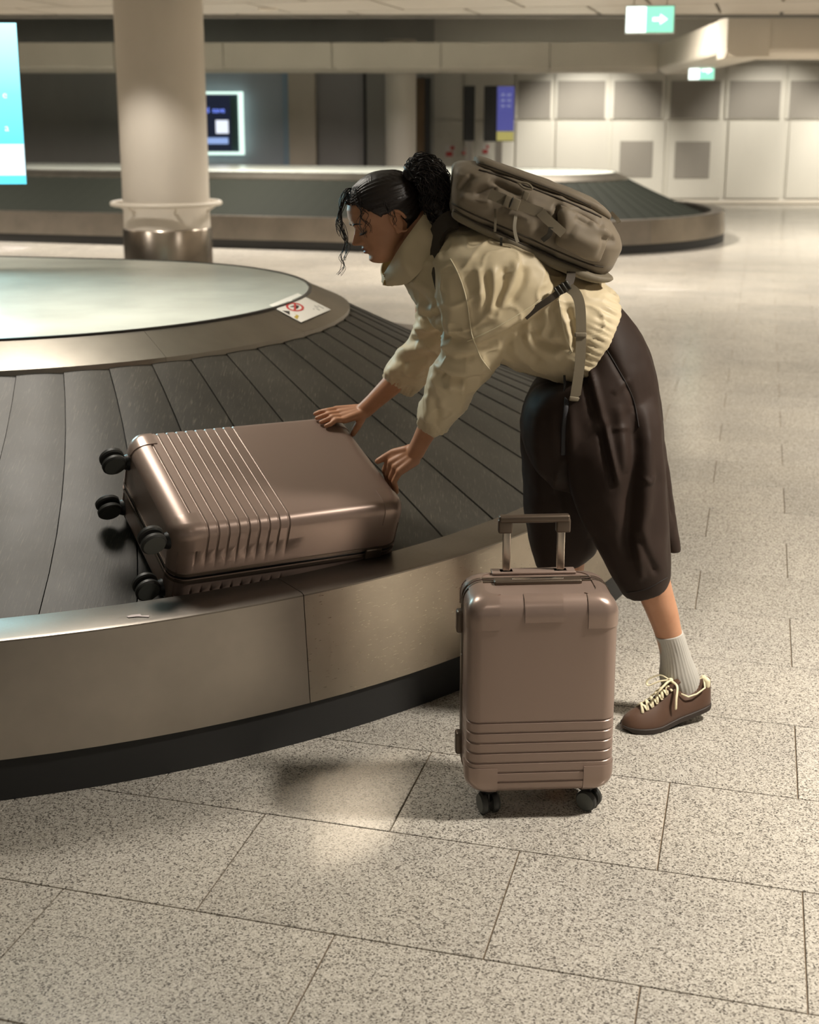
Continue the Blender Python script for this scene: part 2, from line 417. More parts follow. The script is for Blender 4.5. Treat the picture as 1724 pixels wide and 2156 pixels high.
bb = struct(wbox(1330, 1800, 431, 441, WY - .02, .06).build('baseboard_back', M['black'])); bb['label'] = 'black skirting at the foot of the back wall'
rl = struct(wbox(1330, 1800, 421, 430, WY - .12, .08).build('trim_2', M['white_paint'])); rl['label'] = 'white bumper rail along the back wall'
bevel(rl, .02)
wl = struct(MB().box((-5.4, 24.35, 1.6), (11.7, .2, 4.2)).build('wall_left', M['grey_wall'])); wl['label'] = 'matte dark grey back wall behind the far carousel'
bw = wbox(425, 597, 150, 350, 24.0, .1).build('blue_panel', M['blue_wall'], wl)
wbox(598, 606, 150, 350, 23.95, .12).build('glass_edge', mat('glass_edge', (.35, .48, .62), .2), wl)
wbox(610, 662, 150, 362, 23.7, .3).build('pilaster', M['cream_wall'], wl)
wbox(664, 765, 150, 362, 24.05, .1).build('blue_panel', plaster('grey_door', (.33, .32, .325), .5), wl)
wbox(766, 770, 150, 362, 24.0, .1).build('door_gap', M['black'], wl)
wbox(772, 810, 150, 362, 24.05, .1).build('blue_panel', M['grey_wall'], wl)
br = wbox(877, 895, 165, 362, 24.2, .1).build('brown_strip', plaster('brown_strip', (.16, .10, .05), .5, .4), wl)
wbox(895, 907, 165, 362, 24.15, .1).build('door_gap', M['black'], wl)
# side walls and rear wall keep the hall closed
sw = struct(MB().box((13.2, 11, 1.5), (.2, 30, 4)).build('wall_right', M['wall_panel'])); sw['label'] = 'pale side wall far to the right of the hall'
sl = struct(MB().box((-13.2, 11, 1.5), (.2, 30, 4)).build('wall_side', M['grey_wall'])); sl['label'] = 'grey side wall far to the left of the hall'; sl.name = 'wall_left'

# ================================================================ COLUMNS
def column(px0, px1, Y, ztop, ring, label):
    a = at_y(px0, 300, Y); b = at_y(px1, 300, Y); r = (b[0] - a[0]) / 2; x = (a[0] + b[0]) / 2
    c = empty('round_column', (x, Y + r * .0, 0)); n = 48; th = np.linspace(0, 2 * PI, n, endpoint=False)
    def lath(name, prof, m):
        MB().loft([[(k * math.cos(t), k * math.sin(t), z) for t in th] for k, z in prof]).build(name, m, c, True, 40)
    lath('shaft', [(r, .52), (r, ztop - .02), (r * .98, ztop)], M['column'])
    if ring:
        lath('steel_base', [(r + .012, 0), (r + .012, .555), (r + .004, .565)], steel('column_steel', (.52, .46, .40), .22, .1, (2, 2, 60)))
        MB().tube([((r + .1) * math.cos(t), (r + .1) * math.sin(t), .80) for t in np.linspace(0, 2 * PI, 49)], .022, 10, caps=False).build('bumper_ring', M['white_paint'], c, True)
        for t in (-2.2, -1.2, -.2, .9, 2.0, 3.0):
            MB().cyl((r * .98 * math.cos(t), r * .98 * math.sin(t), .72), ((r + .1) * math.cos(t), (r + .1) * math.sin(t), .80), .012, n=10).build('bracket', M['white_paint'], c, True)
    return tag(c, label, 'column')
column(254, 436, 12.6, CZ, True, 'thick round white column with polished steel base and bumper ring')
column(811, 876, 23.0, 2.9, False, 'slimmer cream round column in the background behind her head')

# ================================================================ SIGNS AND SCREENS
def frame_basis(p, yaw):
    c, s = math.cos(yaw), math.sin(yaw); return np.array([[c, -s, 0], [s, c, 0], [0, 0, 1.0]])
def text(s, size, m, parent, loc, rot, name='lettering', depth=.001, align='LEFT'):
    cu = bpy.data.curves.new(name, 'FONT'); cu.body = s; cu.size = size; cu.extrude = depth; cu.align_x = align
    o = bpy.data.objects.new(name, cu); COL.objects.link(o)
    dg = bpy.context.evaluated_depsgraph_get(); me = bpy.data.meshes.new_from_object(o.evaluated_get(dg)); bpy.data.objects.remove(o)
    me.materials.clear(); me.materials.append(m)
    t = bpy.data.objects.new(name, me); COL.objects.link(t); t.parent = parent; t.location = loc; t.rotation_euler = rot; return t
e_white = emis('sign_white', (.88, 1, .93), 2.2); e_green = emis('sign_green', (.32, .90, .62), 1.25)
def exit_sign(cx, cy, w, h, Y, label, rods):
    P = at_y(cx, cy, Y); k = Y / F_PX * 1.0; W, H = w * k, h * k
    e = empty('exit_sign', P, frame_basis(P, math.radians(-10)))
    bevel(MB().box((0, .03, 0), (W + .02, .07, H + .02)).build('housing', mat('sign_housing', (.7, .72, .7), .4), e), .006)
    MB().box((-W * .29, -.008, 0), (W * .42, .006, H)).build('white_half', e_white, e)
    MB().box((W * .21, -.008, 0), (W * .58, .006, H)).build('green_half', e_green, e)
    q = MB(); s = H * .30; cx_ = W * .20                    # running figure and arrow
    q.add([(cx_ - s * .9, -.013, s * .25), (cx_ + s * .1, -.013, s * .25), (cx_ + s * .1, -.013, s * .7), (cx_ + s * 1.1, -.013, 0), (cx_ + s * .1, -.013, -s * .7), (cx_ + s * .1, -.013, -s * .25), (cx_ - s * .9, -.013, -s * .25)], [(6, 5, 4, 3, 2, 1, 0)])
    q.build('arrow', e_white, e)
    if rods:
        for sx in (-1, 1):
            MB().cyl((sx * W * .35, .03, H / 2), (sx * W * .35, .03, CZ - P[2]), .006, n=8).build('hanger_rod', M['white_paint'], e, True)
    return tag(e, label, 'sign')
exit_sign(1368, 41, 94, 50, 11.5, 'lit green and white exit sign hanging from the plank ceiling', True)
exit_sign(1477, 148, 50, 36, 19.5, 'smaller green exit sign half hidden behind the slanting bulkhead', True)
# display standing on the near carousel, cut by the left edge of the picture
P0 = at_y(36, 218, 6.3); ds = empty('display_screen', (P0[0] - .72, 6.3, .883), frame_basis(None, math.radians(7)))
z0, z1 = at_y(36, 390, 6.3)[2] - .882, at_y(36, 46, 6.3)[2] - .882; H = z1 - z0; hw = .72
bevel(MB().box((0, .05, (z0 + z1) / 2), (2 * hw - .02, .09, H - .02)).build('housing', M['black'], ds), .01)
def sp(name, a, b, c, d, m, y=-.002): return MB().box(((a + b) / 2, y, (c + d) / 2), (b - a, .006, d - c)).build(name, m, ds)
def screen_mat():
    m = emis('screen_cyan', (.3, .8, .95), 2.0); t = NT(m); co = t.n('ShaderNodeTexCoord'); s = t.n('ShaderNodeSeparateXYZ'); t.l(co.outputs['Object'], s.inputs[0])
    f = t.mapr(s.outputs[2], 0, 1, z0 + .2 * H, z1); t.set('Emission Color', t.ramp(f, [(0, (.09, .50, .62)), (.45, (.17, .60, .70)), (1, (.45, .90, .96))])); return m
sp('screen', -hw, hw, z0, z1, screen_mat())
sp('white_panel', -hw, hw, z0 + H * .055, z0 + H * .255, emis('screen_white', (.9, .97, 1), 1.2), -.006)
wt = emis('screen_text', (1, .9, .93), 1.3)
text('e', .05, wt, ds, (hw - .085, -.01, z0 + H * .54), (PI / 2, 0, 0)); text('a', .05, wt, ds, (hw - .085, -.01, z0 + H * .335), (PI / 2, 0, 0))
MB().cyl((0, .06, 0), (0, .06, z0), .035, n=20).build('pole', M['steel'], ds, True)
MB().cyl((0, .06, 0), (0, .06, .012), .12, n=28, bev=.004).build('base_plate', M['steel'], ds, True, 40)
tag(ds, 'bright cyan display screen standing on the near carousel at the left edge', 'screen')
l = area('screen_glow', (P0[0] - .6, 6.22, 1.68), .8, 24, (.5, .9, 1), target=(P0[0] - .5, 3, 1.2), spread=160, shape='SQUARE')
# lit advertising frame on the blue grey wall
ad = empty('advertising_screen', at_y(440, 260, 23.9)); A = np.array(ad.location)
def adb(n, x0, x1, y0, y1, m, dy, d=.03):
    a = at_y(x0, y1, 23.9 + dy); b = at_y(x1, y0, 23.9 + dy)
    return MB().box(((a[0] + b[0]) / 2 - A[0], dy, (a[2] + b[2]) / 2 - A[2]), (b[0] - a[0], d, b[2] - a[2])).build(n, m, ad)
adb('screen', 372, 505, 200, 318, emis('ad_navy', (.012, .02, .05), .6), .0)
ew = emis('ad_frame_light', (.75, 1, .88), 1.35)
for n_, (a, b, c, d) in enumerate(((366, 511, 193, 198), (366, 511, 320, 326), (505, 511, 193, 326), (366, 372, 193, 326))): adb('frame_bar', a, b, c, d, ew, -.03, .08)
adb('inner_reveal', 488, 504, 202, 316, mat('teal_reveal', (.05, .12, .12), .4), -.02)
adb('white_square', 455, 480, 253, 281, emis('ad_white', (.85, .9, 1), 1.1), -.03)
adb('blue_bar', 400, 480, 290, 303, emis('ad_bar', (.35, .5, .9), .9), -.03)
tm = emis('ad_text', (.18, .28, 1), 1.6)
for w_, x_ in (('d', 433), ('save', 447)):
    k = at_y(x_, 237, 23.85); text(w_, .13, tm, ad, (k[0] - A[0], -.05, k[2] - A[2]), (PI / 2, 0, 0))
tag(ad, 'lit advertising screen with glowing frame beside the thick white column', 'screen')
# info stands by the panelled wall
def slab(name, x0, x1, y0, y1, Y, d, m, label, cat):
    a = at_y(x0, y1, Y); b = at_y(x1, y0, Y); c = empty(name, ((a[0] + b[0]) / 2, Y, 0))
    bevel(MB().box((0, 0, (a[2] + b[2]) / 2), (b[0] - a[0], d, b[2] - a[2])).build('panel', m, c), .01)
    MB().box((0, .0, a[2] / 2), (.12, .08, a[2])).build('post', mat('stand_post', (.35, .33, .3), .4, .5), c)
    MB().box((0, .0, .01), (.5, .4, .02)).build('foot', mat('stand_foot', (.2, .2, .2), .4, .5), c)
    return tag(c, label, cat), (a, b)
slab('information_stand', 975, 1000, 181, 297, 24.0, .08, M['black'], 'narrow black information panel beside the purple poster stand', 'panel')
st, (a, b) = slab('poster_stand', 1018, 1083, 181, 298, 23.4, .1, M['black'], 'dark stand holding a purple poster with yellow foot', 'poster')
w_ = b[0] - a[0]; zc = (a[2] + b[2]) / 2; hh = b[2] - a[2]
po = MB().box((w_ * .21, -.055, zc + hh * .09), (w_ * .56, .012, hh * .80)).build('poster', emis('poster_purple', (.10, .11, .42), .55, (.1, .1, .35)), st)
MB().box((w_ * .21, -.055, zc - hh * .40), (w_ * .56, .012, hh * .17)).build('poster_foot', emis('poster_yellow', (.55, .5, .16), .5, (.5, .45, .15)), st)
for r_ in range(3):
    MB().box((w_ * (.12 + .0 * r_), -.063, zc + hh * (.34 - r_ * .1)), (w_ * .12, .004, hh * .04)).build('print_mark', emis('poster_print', (.4, .42, .75), .5), st)
    MB().box((w_ * .32, -.063, zc + hh * (.34 - r_ * .1)), (w_ * .12, .004, hh * .04)).build('print_mark', bpy.data.materials['poster_print'], st)
red = mat('sign_red', (.55, .05, .05), .5); whi = mat('sign_paper', (.75, .73, .7), .5)
for (x, y, s, lab) in ((948, 318, 22, 'largest red and white safety sign on the wall above the backpack'), (978, 318, 14, 'small red safety sign under the black information panel'), (1023, 314, 17, 'small red safety sign under the purple poster stand')):
    P = at_y(x, y, 24.944); k = 24.944 / F_PX; e = empty('safety_sign', P)
    MB().box((0, 0, 0), (s * k, .012, s * k * 1.1)).build('plate', whi, e)
    MB().box((-s * k * .1, -.01, -s * k * .28), (s * k * .62, .008, s * k * .42)).build('red_field', red, e)
    MB().box((s * k * .18, -.01, s * k * .28), (s * k * .34, .008, s * k * .34)).build('red_field', red, e)
    tag(e, lab, 'sign')
P = at_y(565, 47, 14.6)
dl = empty('ceiling_downlight', (P[0], P[1], CZ)); MB().loft([[(k_ * math.cos(t), k_ * math.sin(t), z) for t in np.linspace(0, 2 * PI, 32, endpoint=False)] for k_, z in ((.11, 0), (.11, -.012), (.085, -.02), (.08, -.006))]).build('bezel', M['white_paint'], dl, True, 30)
MB().cyl((0, 0, -.004), (0, 0, -.010), .078, n=28).build('lamp', mat('downlight_glass', (.6, .56, .5), .3), dl)
tag(dl, 'small round recessed ceiling downlight right of the thick column', 'downlight')
# ================================================================ CAROUSELS
def carousel(o, axis_deg, S, seams, label, du_panel, near, label2=None):
    o = np.array(o, float); ax = math.radians(axis_deg); A = np.array([math.cos(ax), math.sin(ax)])
    lo, hi = math.radians(axis_deg - 270), math.radians(axis_deg - 90); RM = 2.0
    def pt(u, r, z):                                     # u: angle on the round end, running on along the straights
        if u < lo: d = A * (lo - u) * RM; a = lo
        elif u > hi: d = A * (u - hi) * RM; a = hi
        else: d = 0; a = u
        return (r * math.cos(a) + (d[0] if np.ndim(d) else 0), r * math.sin(a) + (d[1] if np.ndim(d) else 0), z)
    ext = S / RM; U0, U1 = lo - ext, hi + ext
    root = empty('luggage_carousel', (o[0], o[1], 0))
    def sweep(name, prof, m, cuts, gap=.0004, closed=True, smooth=True):
        for a, b in zip(cuts[:-1], cuts[1:]):
            us = [a + gap] + [t for t in np.linspace(U0, U1, int((U1 - U0) / math.radians(2.2))) if a + gap < t < b - gap] + [b - gap]
            us = sorted(set(us + [t for t in (lo, hi) if a < t < b]))
            mm = m if not isinstance(m, (list, tuple)) else m[1 if any(abs(a - s) < 1e-6 for s in worn) else 0]
            MB().loft([[pt(u, r, z) for r, z in prof] for u in us]).build(name, mm, root, smooth, 35)
    def cuts(first, step):
        c = [first]
        while c[0] - step > U0: c.insert(0, c[0] - step)
        while c[-1] + step < U1: c.append(c[-1] + step)
        return [U0] + c + [U1]
    worn = []
    s0 = seams; side = cuts(s0, du_panel); worn.append(s0)
    # platform
    us = list(np.linspace(U0, U1, 120 if near else 60)); top = [pt(u, 1.272, .882) for u in us]; n = len(top)
    bot = [(x, y, .84) for x, y, z in top]
    MB().add(top + bot, [tuple(range(n)), tuple(range(2 * n - 1, n - 1, -1))] + [(i, (i + 1) % n, n + (i + 1) % n, n + i)[::-1] for i in range(n)]).build('platform', M['laminate'], root)
    sweep('platform_rim', [(1.270, .86), (1.270, .886), (1.284, .886), (1.284, .86)], M['rimdark'], [U0, U1], 0)
    sweep('inner_band', [(1.284, .85), (1.284, .878), (1.37, .842), (1.446, .808), (1.446, .77)], M['steel_band'], cuts(s0 + .1, du_panel * .8))
    step = math.radians(5.9); sk = math.radians(-6.6)
    u = math.radians(-66.5) - step * round((math.radians(-66.5) - U0) / step) + step
    rs = np.linspace(1.425, 2.585, 9)
    while u < U1 - step:
        top = []; bt = []
        for i in range(6):
            t = i / 5; row = []; rb = []
            for r in rs:
                k = (r - 1.425) / 1.16; uu = u + sk * k + (step * .984) * t + math.radians(.15) * math.sin(PI * k)
                z = .796 + (.292 - .796) * k - .02 * math.sin(PI * k) + .002 + .004 * (1 - t) + .003 * math.sin(PI * t)
                row.append(pt(uu, r, z)); rb.append(pt(uu, r, z - .008))
            top.append(row); bt.append(rb)
        mb = MB().grid(top, flip=True).grid(bt)
        e = []; G = np.array(top); B = np.array(bt)
        for a, b in ((G[0], B[0]), (B[-1], G[-1]), (B[:, 0], G[:, 0]), (G[:, -1], B[:, -1])): mb.grid([a, b])
        mb.build('belt_plate', M['rubber'] if near else M['rubber_far'], root, True, 40)
        u += step
    sweep('slide_bed', [(1.43, .68), (1.43, .75), (2.0, .49), (2.6, .26), (2.6, .22)], M['plinth'], [U0, U1], 0)
    sweep('outer_lip', [(2.573, .27), (2.573, .392), (2.580, .400), (2.722, .405), (2.733, .402), (2.733, .395), (2.60, .388), (2.60, .27)], M['steel_lip'], cuts(s0, du_panel))
    sweep('side_panel', [(2.733, .398), (2.760, .112), (2.72, .112), (2.70, .398)], (M['steel'], M['steel_worn']), side)
    sweep('plinth', [(2.748, .112), (2.748, 0), (2.6, 0), (2.6, .112)], M['plinth'], [U0, U1], 0)
    return tag(root, label, 'carousel')
q = at_z(640, 1251, .405); near_o = (-1.702, 5.47)
seam = math.atan2(q[1] - near_o[1], q[0] - near_o[0])
near_car = carousel(near_o, 168, 2.6, seam, 'large near baggage carousel with dark sloping plates and steel side', math.radians(34), True)
far_car = carousel((1.55, 18.1), 164, 10.6, math.radians(-60), 'far baggage carousel with rounded steel end across the hall', math.radians(40), False)
# sign stuck on the inner band and a torn paper scrap on the lip
def band_pt(x, y):
    best = None
    for z in np.linspace(.79, .885, 200):
        P = at_z(x, y, z); r = math.hypot(P[0] + 1.702, P[1] - 5.47); zz = np.interp(r, [1.284, 1.37, 1.446], [.878, .842, .808])
        if best is None or abs(zz - z) < best[0]: best = (abs(zz - z), P)
    return best[1]
c4 = [band_pt(x, y) for x, y in ((564, 644), (627, 618), (699, 654), (634, 682))]
mid = sum(c4) / 4; stk = empty('warning_sticker', mid)
CP = np.array([(564, 644), (627, 618), (699, 654), (634, 682)], float)
def SU(u, v, h):                                         # u along the band, v across it towards the platform
    p = CP[0] * (1 - u) * (1 - v) + CP[1] * (1 - u) * v + CP[2] * u * v + CP[3] * u * (1 - v)
    return band_pt(*p) + np.array([0, 0, h]) - mid
def flat(name, pts, m, h):
    n = len(pts); MB().add([SU(x, y, h - .0005) for x, y in pts] + [SU(x, y, h) for x, y in pts], [tuple(range(n, 2 * n)), tuple(range(n - 1, -1, -1))] + [(i, (i + 1) % n, n + (i + 1) % n, n + i) for i in range(n)]).build(name, m, stk)
g = np.linspace(0.02, .98, 9); top = np.array([[SU(u, v, .0042) for v in g] for u in g]); bot = top - np.array([0, 0, .0012])
mb = MB().grid(top).grid(bot, flip=True)
for a_, b_ in ((top[0], bot[0]), (bot[-1], top[-1]), (bot[:, 0], top[:, 0]), (top[:, -1], bot[:, -1])): mb.grid([a_, b_])
mb.build('paper', mat('sticker_white', (.78, .76, .70), .45), stk)
def ringpts(cu, cv, r): return [(cu + r * math.cos(t), cv + r * math.sin(t)) for t in np.linspace(0, 2 * PI, 28, endpoint=False)]
cu, cv, rr = .43, .42, .20
o_, i_ = ringpts(cu, cv, rr), ringpts(cu, cv, rr * .74); n = 28
MB().add([SU(*p, .0052) for p in o_] + [SU(*p, .0052) for p in i_], [(k, (k + 1) % n, n + (k + 1) % n, n + k) for k in range(n)]).build('red_ring', red, stk)
flat('red_bar', [(cu - .12, cv + .10), (cu - .09, cv + .13), (cu + .12, cv - .10), (cu + .09, cv - .13)], red, .0056)
flat('walking_figure', [(cu - .08, cv - .10), (cu, cv - .02), (cu + .06, cv - .11), (cu + .07, cv + .02), (cu + .03, cv + .11), (cu - .04, cv + .10), (cu - .07, cv)], M['black'], .0050)
flat('yellow_field', [(.16, .05), (.84, .05), (.76, .19), (.20, .19)], mat('sticker_yellow', (.48, .34, .05), .5), .0050)
flat('black_triangle', [(.38, .06), (.60, .06), (.49, .18)], M['black'], .0054)
for i in range(4): flat('print_line', [(.22, .90 - i * .065), (.86 - .1 * (i % 2), .90 - i * .065), (.86 - .1 * (i % 2), .875 - i * .065), (.22, .875 - i * .065)], mat('print_grey', (.3, .29, .27), .6), .0050)
tag(stk, 'white warning sticker with red prohibition ring on the carousel band', 'sticker')
P = at_z(291, 1297, .4055); sc_ = MB()
ps = [(0, 0), (.02, .006), (.05, .002), (.048, .014), (.03, .012), (.024, .022), (.004, .016), (-.006, .008)]
n = len(ps); sc_.add([(P[0] - .022 + x, P[1] - .01 + y, .4056) for x, y in ps] + [(P[0] - .022 + x, P[1] - .01 + y, .4062) for x, y in ps], [tuple(range(n, 2 * n)), tuple(range(n - 1, -1, -1))] + [(i, (i + 1) % n, n + (i + 1) % n, n + i) for i in range(n)])
tag(sc_.build('paper_scrap', mat('scrap_paper', (.62, .52, .50), .6)), 'torn pinkish paper scrap stuck on the steel carousel lip', 'paper')
# ================================================================ SUITCASES
def case_mat():
    m = mat('rose_shell', (.305, .222, .184), .36, .35, .5); t = NT(m)
    n = t.noise(t.coord((1, 1, 1)), 380, 2); t.bump(n, .06, .0003); return m
M['shell'] = case_mat()
M['guard'] = mat('corner_guard', (.32, .235, .195), .28, .45, .5)
M['bronze'] = mat('bronze_trim', (.12, .09, .067), .34, .55)
M['alu'] = mat('alu_tube', (.62, .54, .46), .25, 1.0)
M['wheel'] = mat('wheel_rubber', (.030, .030, .027), .5)
M['hub'] = mat('wheel_disc', (.085, .088, .078), .42)
def case_ring(w, l, r, n=8):                    # rounded rectangle outline in x (length), y (width)
    out = []
    for q, (sx, sy) in enumerate(((1, 1), (-1, 1), (-1, -1), (1, -1))):
        for i in range(n + 1):
            a = (q + i / n) * PI / 2; out.append((sx * (l - r) + r * math.cos(a), sy * (w - r) + r * math.sin(a)))
    return out
def half_shell(L, W, t, rc, re, grooves, gw, gd, raw=False):
    xs = set(); hl = L / 2
    for i in range(9):
        a = i / 8 * PI / 2; d = re * (1 - math.sin(a)); 
        xs.add(round(-hl + re - re * math.cos(a) if 0 else -hl + d, 6)); xs.add(round(hl - d, 6))
    for g in grooves:
        for k in (-1.0, -.55, -.25, .25, .55, 1.0): xs.add(round(-hl + g + k * gw, 6))
    for k in np.linspace(-hl + re, hl - re, 10): xs.add(round(float(k), 6))
    for k in (.072, .055): xs.add(round(hl - k, 6)); xs.add(round(-hl + k, 6))
    xs = sorted(xs)
    def section(x):
        d = hl - abs(x); ins = re - math.sqrt(max(0, re * re - max(0, re - d) ** 2)) if d < re else 0
        w, h = W / 2 - ins, t - ins * .75; dep = 0
        for g in grooves:
            e = abs(x + hl - g) / gw
            if e < 1: dep = gd * (1 if e < .3 else max(0, (1 - e) / .7))
        P = []
        for sy in (-1, 1):
            col = []
            for z in np.linspace(0, h - rc, 8): col.append((sy * w, z, sy, 0))
            for i in range(1, 9):
                a = i / 8 * PI / 2; col.append((sy * (w - rc + rc * math.cos(a)), h - rc + rc * math.sin(a), sy * math.cos(a), math.sin(a)))
            P.append(col)
        prof = P[0] + [(y, h, 0, 1) for y in (-(W / 2 - .072), -.1, -.044, 0, .044, .1, W / 2 - .072)] + P[1][::-1]
        out = []
        for y, z, ny, nz in prof:
            k = dep * min(1, max(0, (z / t - .30) / .10)); out.append((x, y - ny * k, z - nz * k))
        return out
    R = np.array([section(x) for x in xs])
    if raw: return R
    mb = MB(); mb.grid(R)
    n = R.shape[1]; mb.add(R[0], [tuple(range(n))]); mb.add(R[-1], [tuple(range(n - 1, -1, -1))]); return mb
def ring_band(W, L, r, z0, z1, out=0.0):
    o = case_ring(W / 2 + out, L / 2 + out, r); i = case_ring(W / 2 - .02, L / 2 - .02, max(r - .02, .01)); n = len(o)
    v = [(x, y, z0) for x, y in o] + [(x, y, z1) for x, y in o] + [(x, y, z0) for x, y in i] + [(x, y, z1) for x, y in i]
    f = []
    for k in range(n):
        j = (k + 1) % n; f += [(k, j, n + j, n + k), (2 * n + k, 3 * n + k, 3 * n + j, 2 * n + j), (n + k, n + j, 3 * n + j, 3 * n + k), (k, 2 * n + k, 2 * n + j, j)]
    return MB().add(v, f)
def suitcase(name, M3, loc, L, W, T, grooves, re, wheel_r, label, split=.5, tele=0.0, wdir=None):
    """length along local x (wheels at -x end), width y, thickness z measured from the front face z=0 downwards"""
    root = empty(name, loc, M3); tf, tb = T * split, T * (1 - split); zc = -tf
    rc = .032; gw, gd = .0042 * L / .65, .0032
    up = half_shell(L, W, tf - .004, rc, re, grooves, gw, gd)
    up.xf(np.eye(3), (0, 0, zc + .004)); up.build('front_shell', M['shell'], root, True, 42)
    dn = half_shell(L, W, tb - .004, rc, re, grooves, gw, gd); dn.xf(np.diag([1, -1, -1]), (0, 0, zc - .004)); dn.build('back_shell', M['shell'], root, True, 42)
    ring_band(W, L, re, zc - .0045, zc + .0045, -.002).build('frame_gasket', M['black'], root, True, 40)
    for s in (-1, 1): ring_band(W, L, re, zc + s * .011 - .0042, zc + s * .011 + .0042, .0022).build('frame_rail', M['bronze'], root, True, 40)
    hl, hw = L / 2, W / 2
    # corner guards: thin skins over the corners of both shells
    def patch(nm, sz, cond, m):
        th = (tf if sz > 0 else tb) - .004; R = half_shell(L, W, th, rc, re, [], gw, gd, True); R2_ = R.copy(); n0, n1 = R.shape[:2]; faces = []
        du = np.gradient(R, axis=0); dv = np.gradient(R, axis=1); nn = np.cross(du, dv); nn /= np.linalg.norm(nn, axis=2)[..., None] + 1e-9
        out = R - np.array([0, 0, th * .4]); sgn_ = np.sign((nn * out).sum(2))[..., None]; R2_ = R + nn * sgn_ * .0008
        for i in range(n0 - 1):
            for j in range(n1 - 1):
                c = (R[i, j] + R[i + 1, j] + R[i + 1, j + 1] + R[i, j + 1]) / 4
                if cond(c[0], c[1], c[2] / th): faces.append((i * n1 + j, (i + 1) * n1 + j, (i + 1) * n1 + j + 1, i * n1 + j + 1))
        V_ = R2_.reshape(-1, 3); used = sorted({k for q in faces for k in q}); mp = {k: i for i, k in enumerate(used)}
        mb = MB().add(V_[used], [tuple(mp[k] for k in q) for q in faces]); mb.xf(np.diag([1, 1 if sz > 0 else -1, sz]), (0, 0, zc + sz * .004))
        o = mb.build(nm, m, root, True, 30); s = o.modifiers.new('s', 'SOLIDIFY'); s.thickness = .0032; s.offset = 0; e = o.modifiers.new('e', 'EDGE_SPLIT'); e.split_angle = math.radians(40)
    for sx in (-1, 1):
        for sy in (-1, 1):
            for sz in (1, -1):
                patch('corner_guard', sz, lambda x, y, z: x * sx > hl - .072 and y * sy * sz > hw - .072 and (z > .56 or x * sx > hl - .012), M['guard'])
    if tele: patch('centre_cover', 1, lambda x, y, z: x > hl - .055 and abs(y) < .044 and z > .56, M['guard'])
    # casters
    for sy in (-1, 1):
        for sz, zz in ((1, -tf * .42), (-1, -tf - tb * .58)):
            c = empty('caster', (-hl - .0, sy * (hw - .055), zz)); c.parent = root
            MB().cyl((.012, 0, 0), (-.014, 0, 0), .026, .02, 24, .003).build('housing', M['black'], c, True, 40)
            sw = wdir[(sy, sz)] if wdir else 0.0                         # swivel of this caster about the length axis
            ca, sa = math.cos(sw), math.sin(sw); ax = np.array([0, ca, sa]); tr = np.array([0, -sa, ca]) * .010
            cen = np.array([-.016 - wheel_r * .82, 0, 0]) + tr
            MB().rbox(cen * .55 + np.array([-.004, 0, 0]), (wheel_r * 1.2, .012, .018), .005, np.stack([np.array([1, 0, 0]), ax, np.cross([1, 0, 0], ax)], 1)).build('fork', M['black'], c, True, 40)
            for s in (-1, 1):
                MB().cyl(cen + ax * s * .006, cen + ax * s * .022, wheel_r, n=36, bev=.004).build('wheel', M['wheel'], c, True, 35)
                MB().cyl(cen + ax * s * .0222, cen + ax * s * .0232, wheel_r * .84, n=36).build('wheel_disc', M['hub'], c, True, 35)
    return root
from_sc = lambda a, b, c: (lambda ca, sa, cb, sb, cc, sc: np.array([[ca, -sa, 0], [sa, ca, 0], [0, 0, 1]]) @ np.array([[cb, 0, sb], [0, 1, 0], [-sb, 0, cb]]) @ np.array([[1, 0, 0], [0, cc, -sc], [0, sc, cc]]))(math.cos(a), math.sin(a), math.cos(b), math.sin(b), math.cos(c), math.sin(c))
BIG_M = from_sc(math.radians(29), math.radians(1.6), math.radians(21)); BIG_T = np.array([-.396, 3.462, .655])
BL, BW, BT = .67, .47, .268
big = suitcase('hard_shell_suitcase', BIG_M, BIG_T, BL, BW, BT, [BL * (.085 + .0422 * i) for i in range(10)], .05, .034,
               'large rose-brown hard-shell suitcase lying on the carousel plates', split=.58, wdir={(1, 1): .15, (-1, 1): .1, (1, -1): .3, (-1, -1): 0})
tag(big, 'large rose-brown hard-shell suitcase lying on the carousel plates', 'suitcase')
# side grip and latches of the big case
MB().rbox((.25, -BW / 2 - .004, -BT * .58 - .004), (.05, .012, .032), .004).build('latch', M['bronze'], big, True, 40)
MB().rbox((BL / 2 + .006, 0, -BT * .58 + .0), (.014, .17, .024), .005).build('top_grip', M['bronze'], big, True, 40)
yaw = math.radians(3.4); cw, sw_ = math.cos(yaw), math.sin(yaw)
CX3 = np.array([cw, sw_, 0]); CY3 = np.array([-sw_, cw, 0])               # case right, case rear
CL, CW_, CT = .485, .345, .205; ZB = .062
Mc = np.stack([np.array([0, 0, 1.0]), -CX3, -CY3], 1)                    # local x up, local y to the left, local z to the viewer
Mc = np.stack([np.array([0, 0, 1.0]), CX3 * -1, CY3 * -1], 1)
if np.linalg.det(Mc) < 0: Mc[:, 1] *= -1
cpos = np.array([.298, 2.835, 0]) - CY3 * CT / 2 + np.array([0, 0, ZB + CL / 2])
cab = suitcase('cabin_suitcase', Mc, cpos, CL, CW_, CT, [CL * k for k in (.075, .125, .176, .228, .28, .332, .384)], .045, .0255,
               '', split=.62, tele=1, wdir={(1, 1): .25, (-1, 1): .9, (1, -1): .5, (-1, -1): .2})
tag(cab, 'small rose-brown cabin suitcase standing on the floor with raised handle', 'suitcase')
sgn = 1 if Mc[:, 1] @ CX3 > 0 else -1
for z_ in (.145, -.165): MB().rbox((z_, -sgn * (CW_ / 2 + .006), -CT * .62), (.055, .018, .030), .006).build('latch', M['bronze'], cab, True, 40)
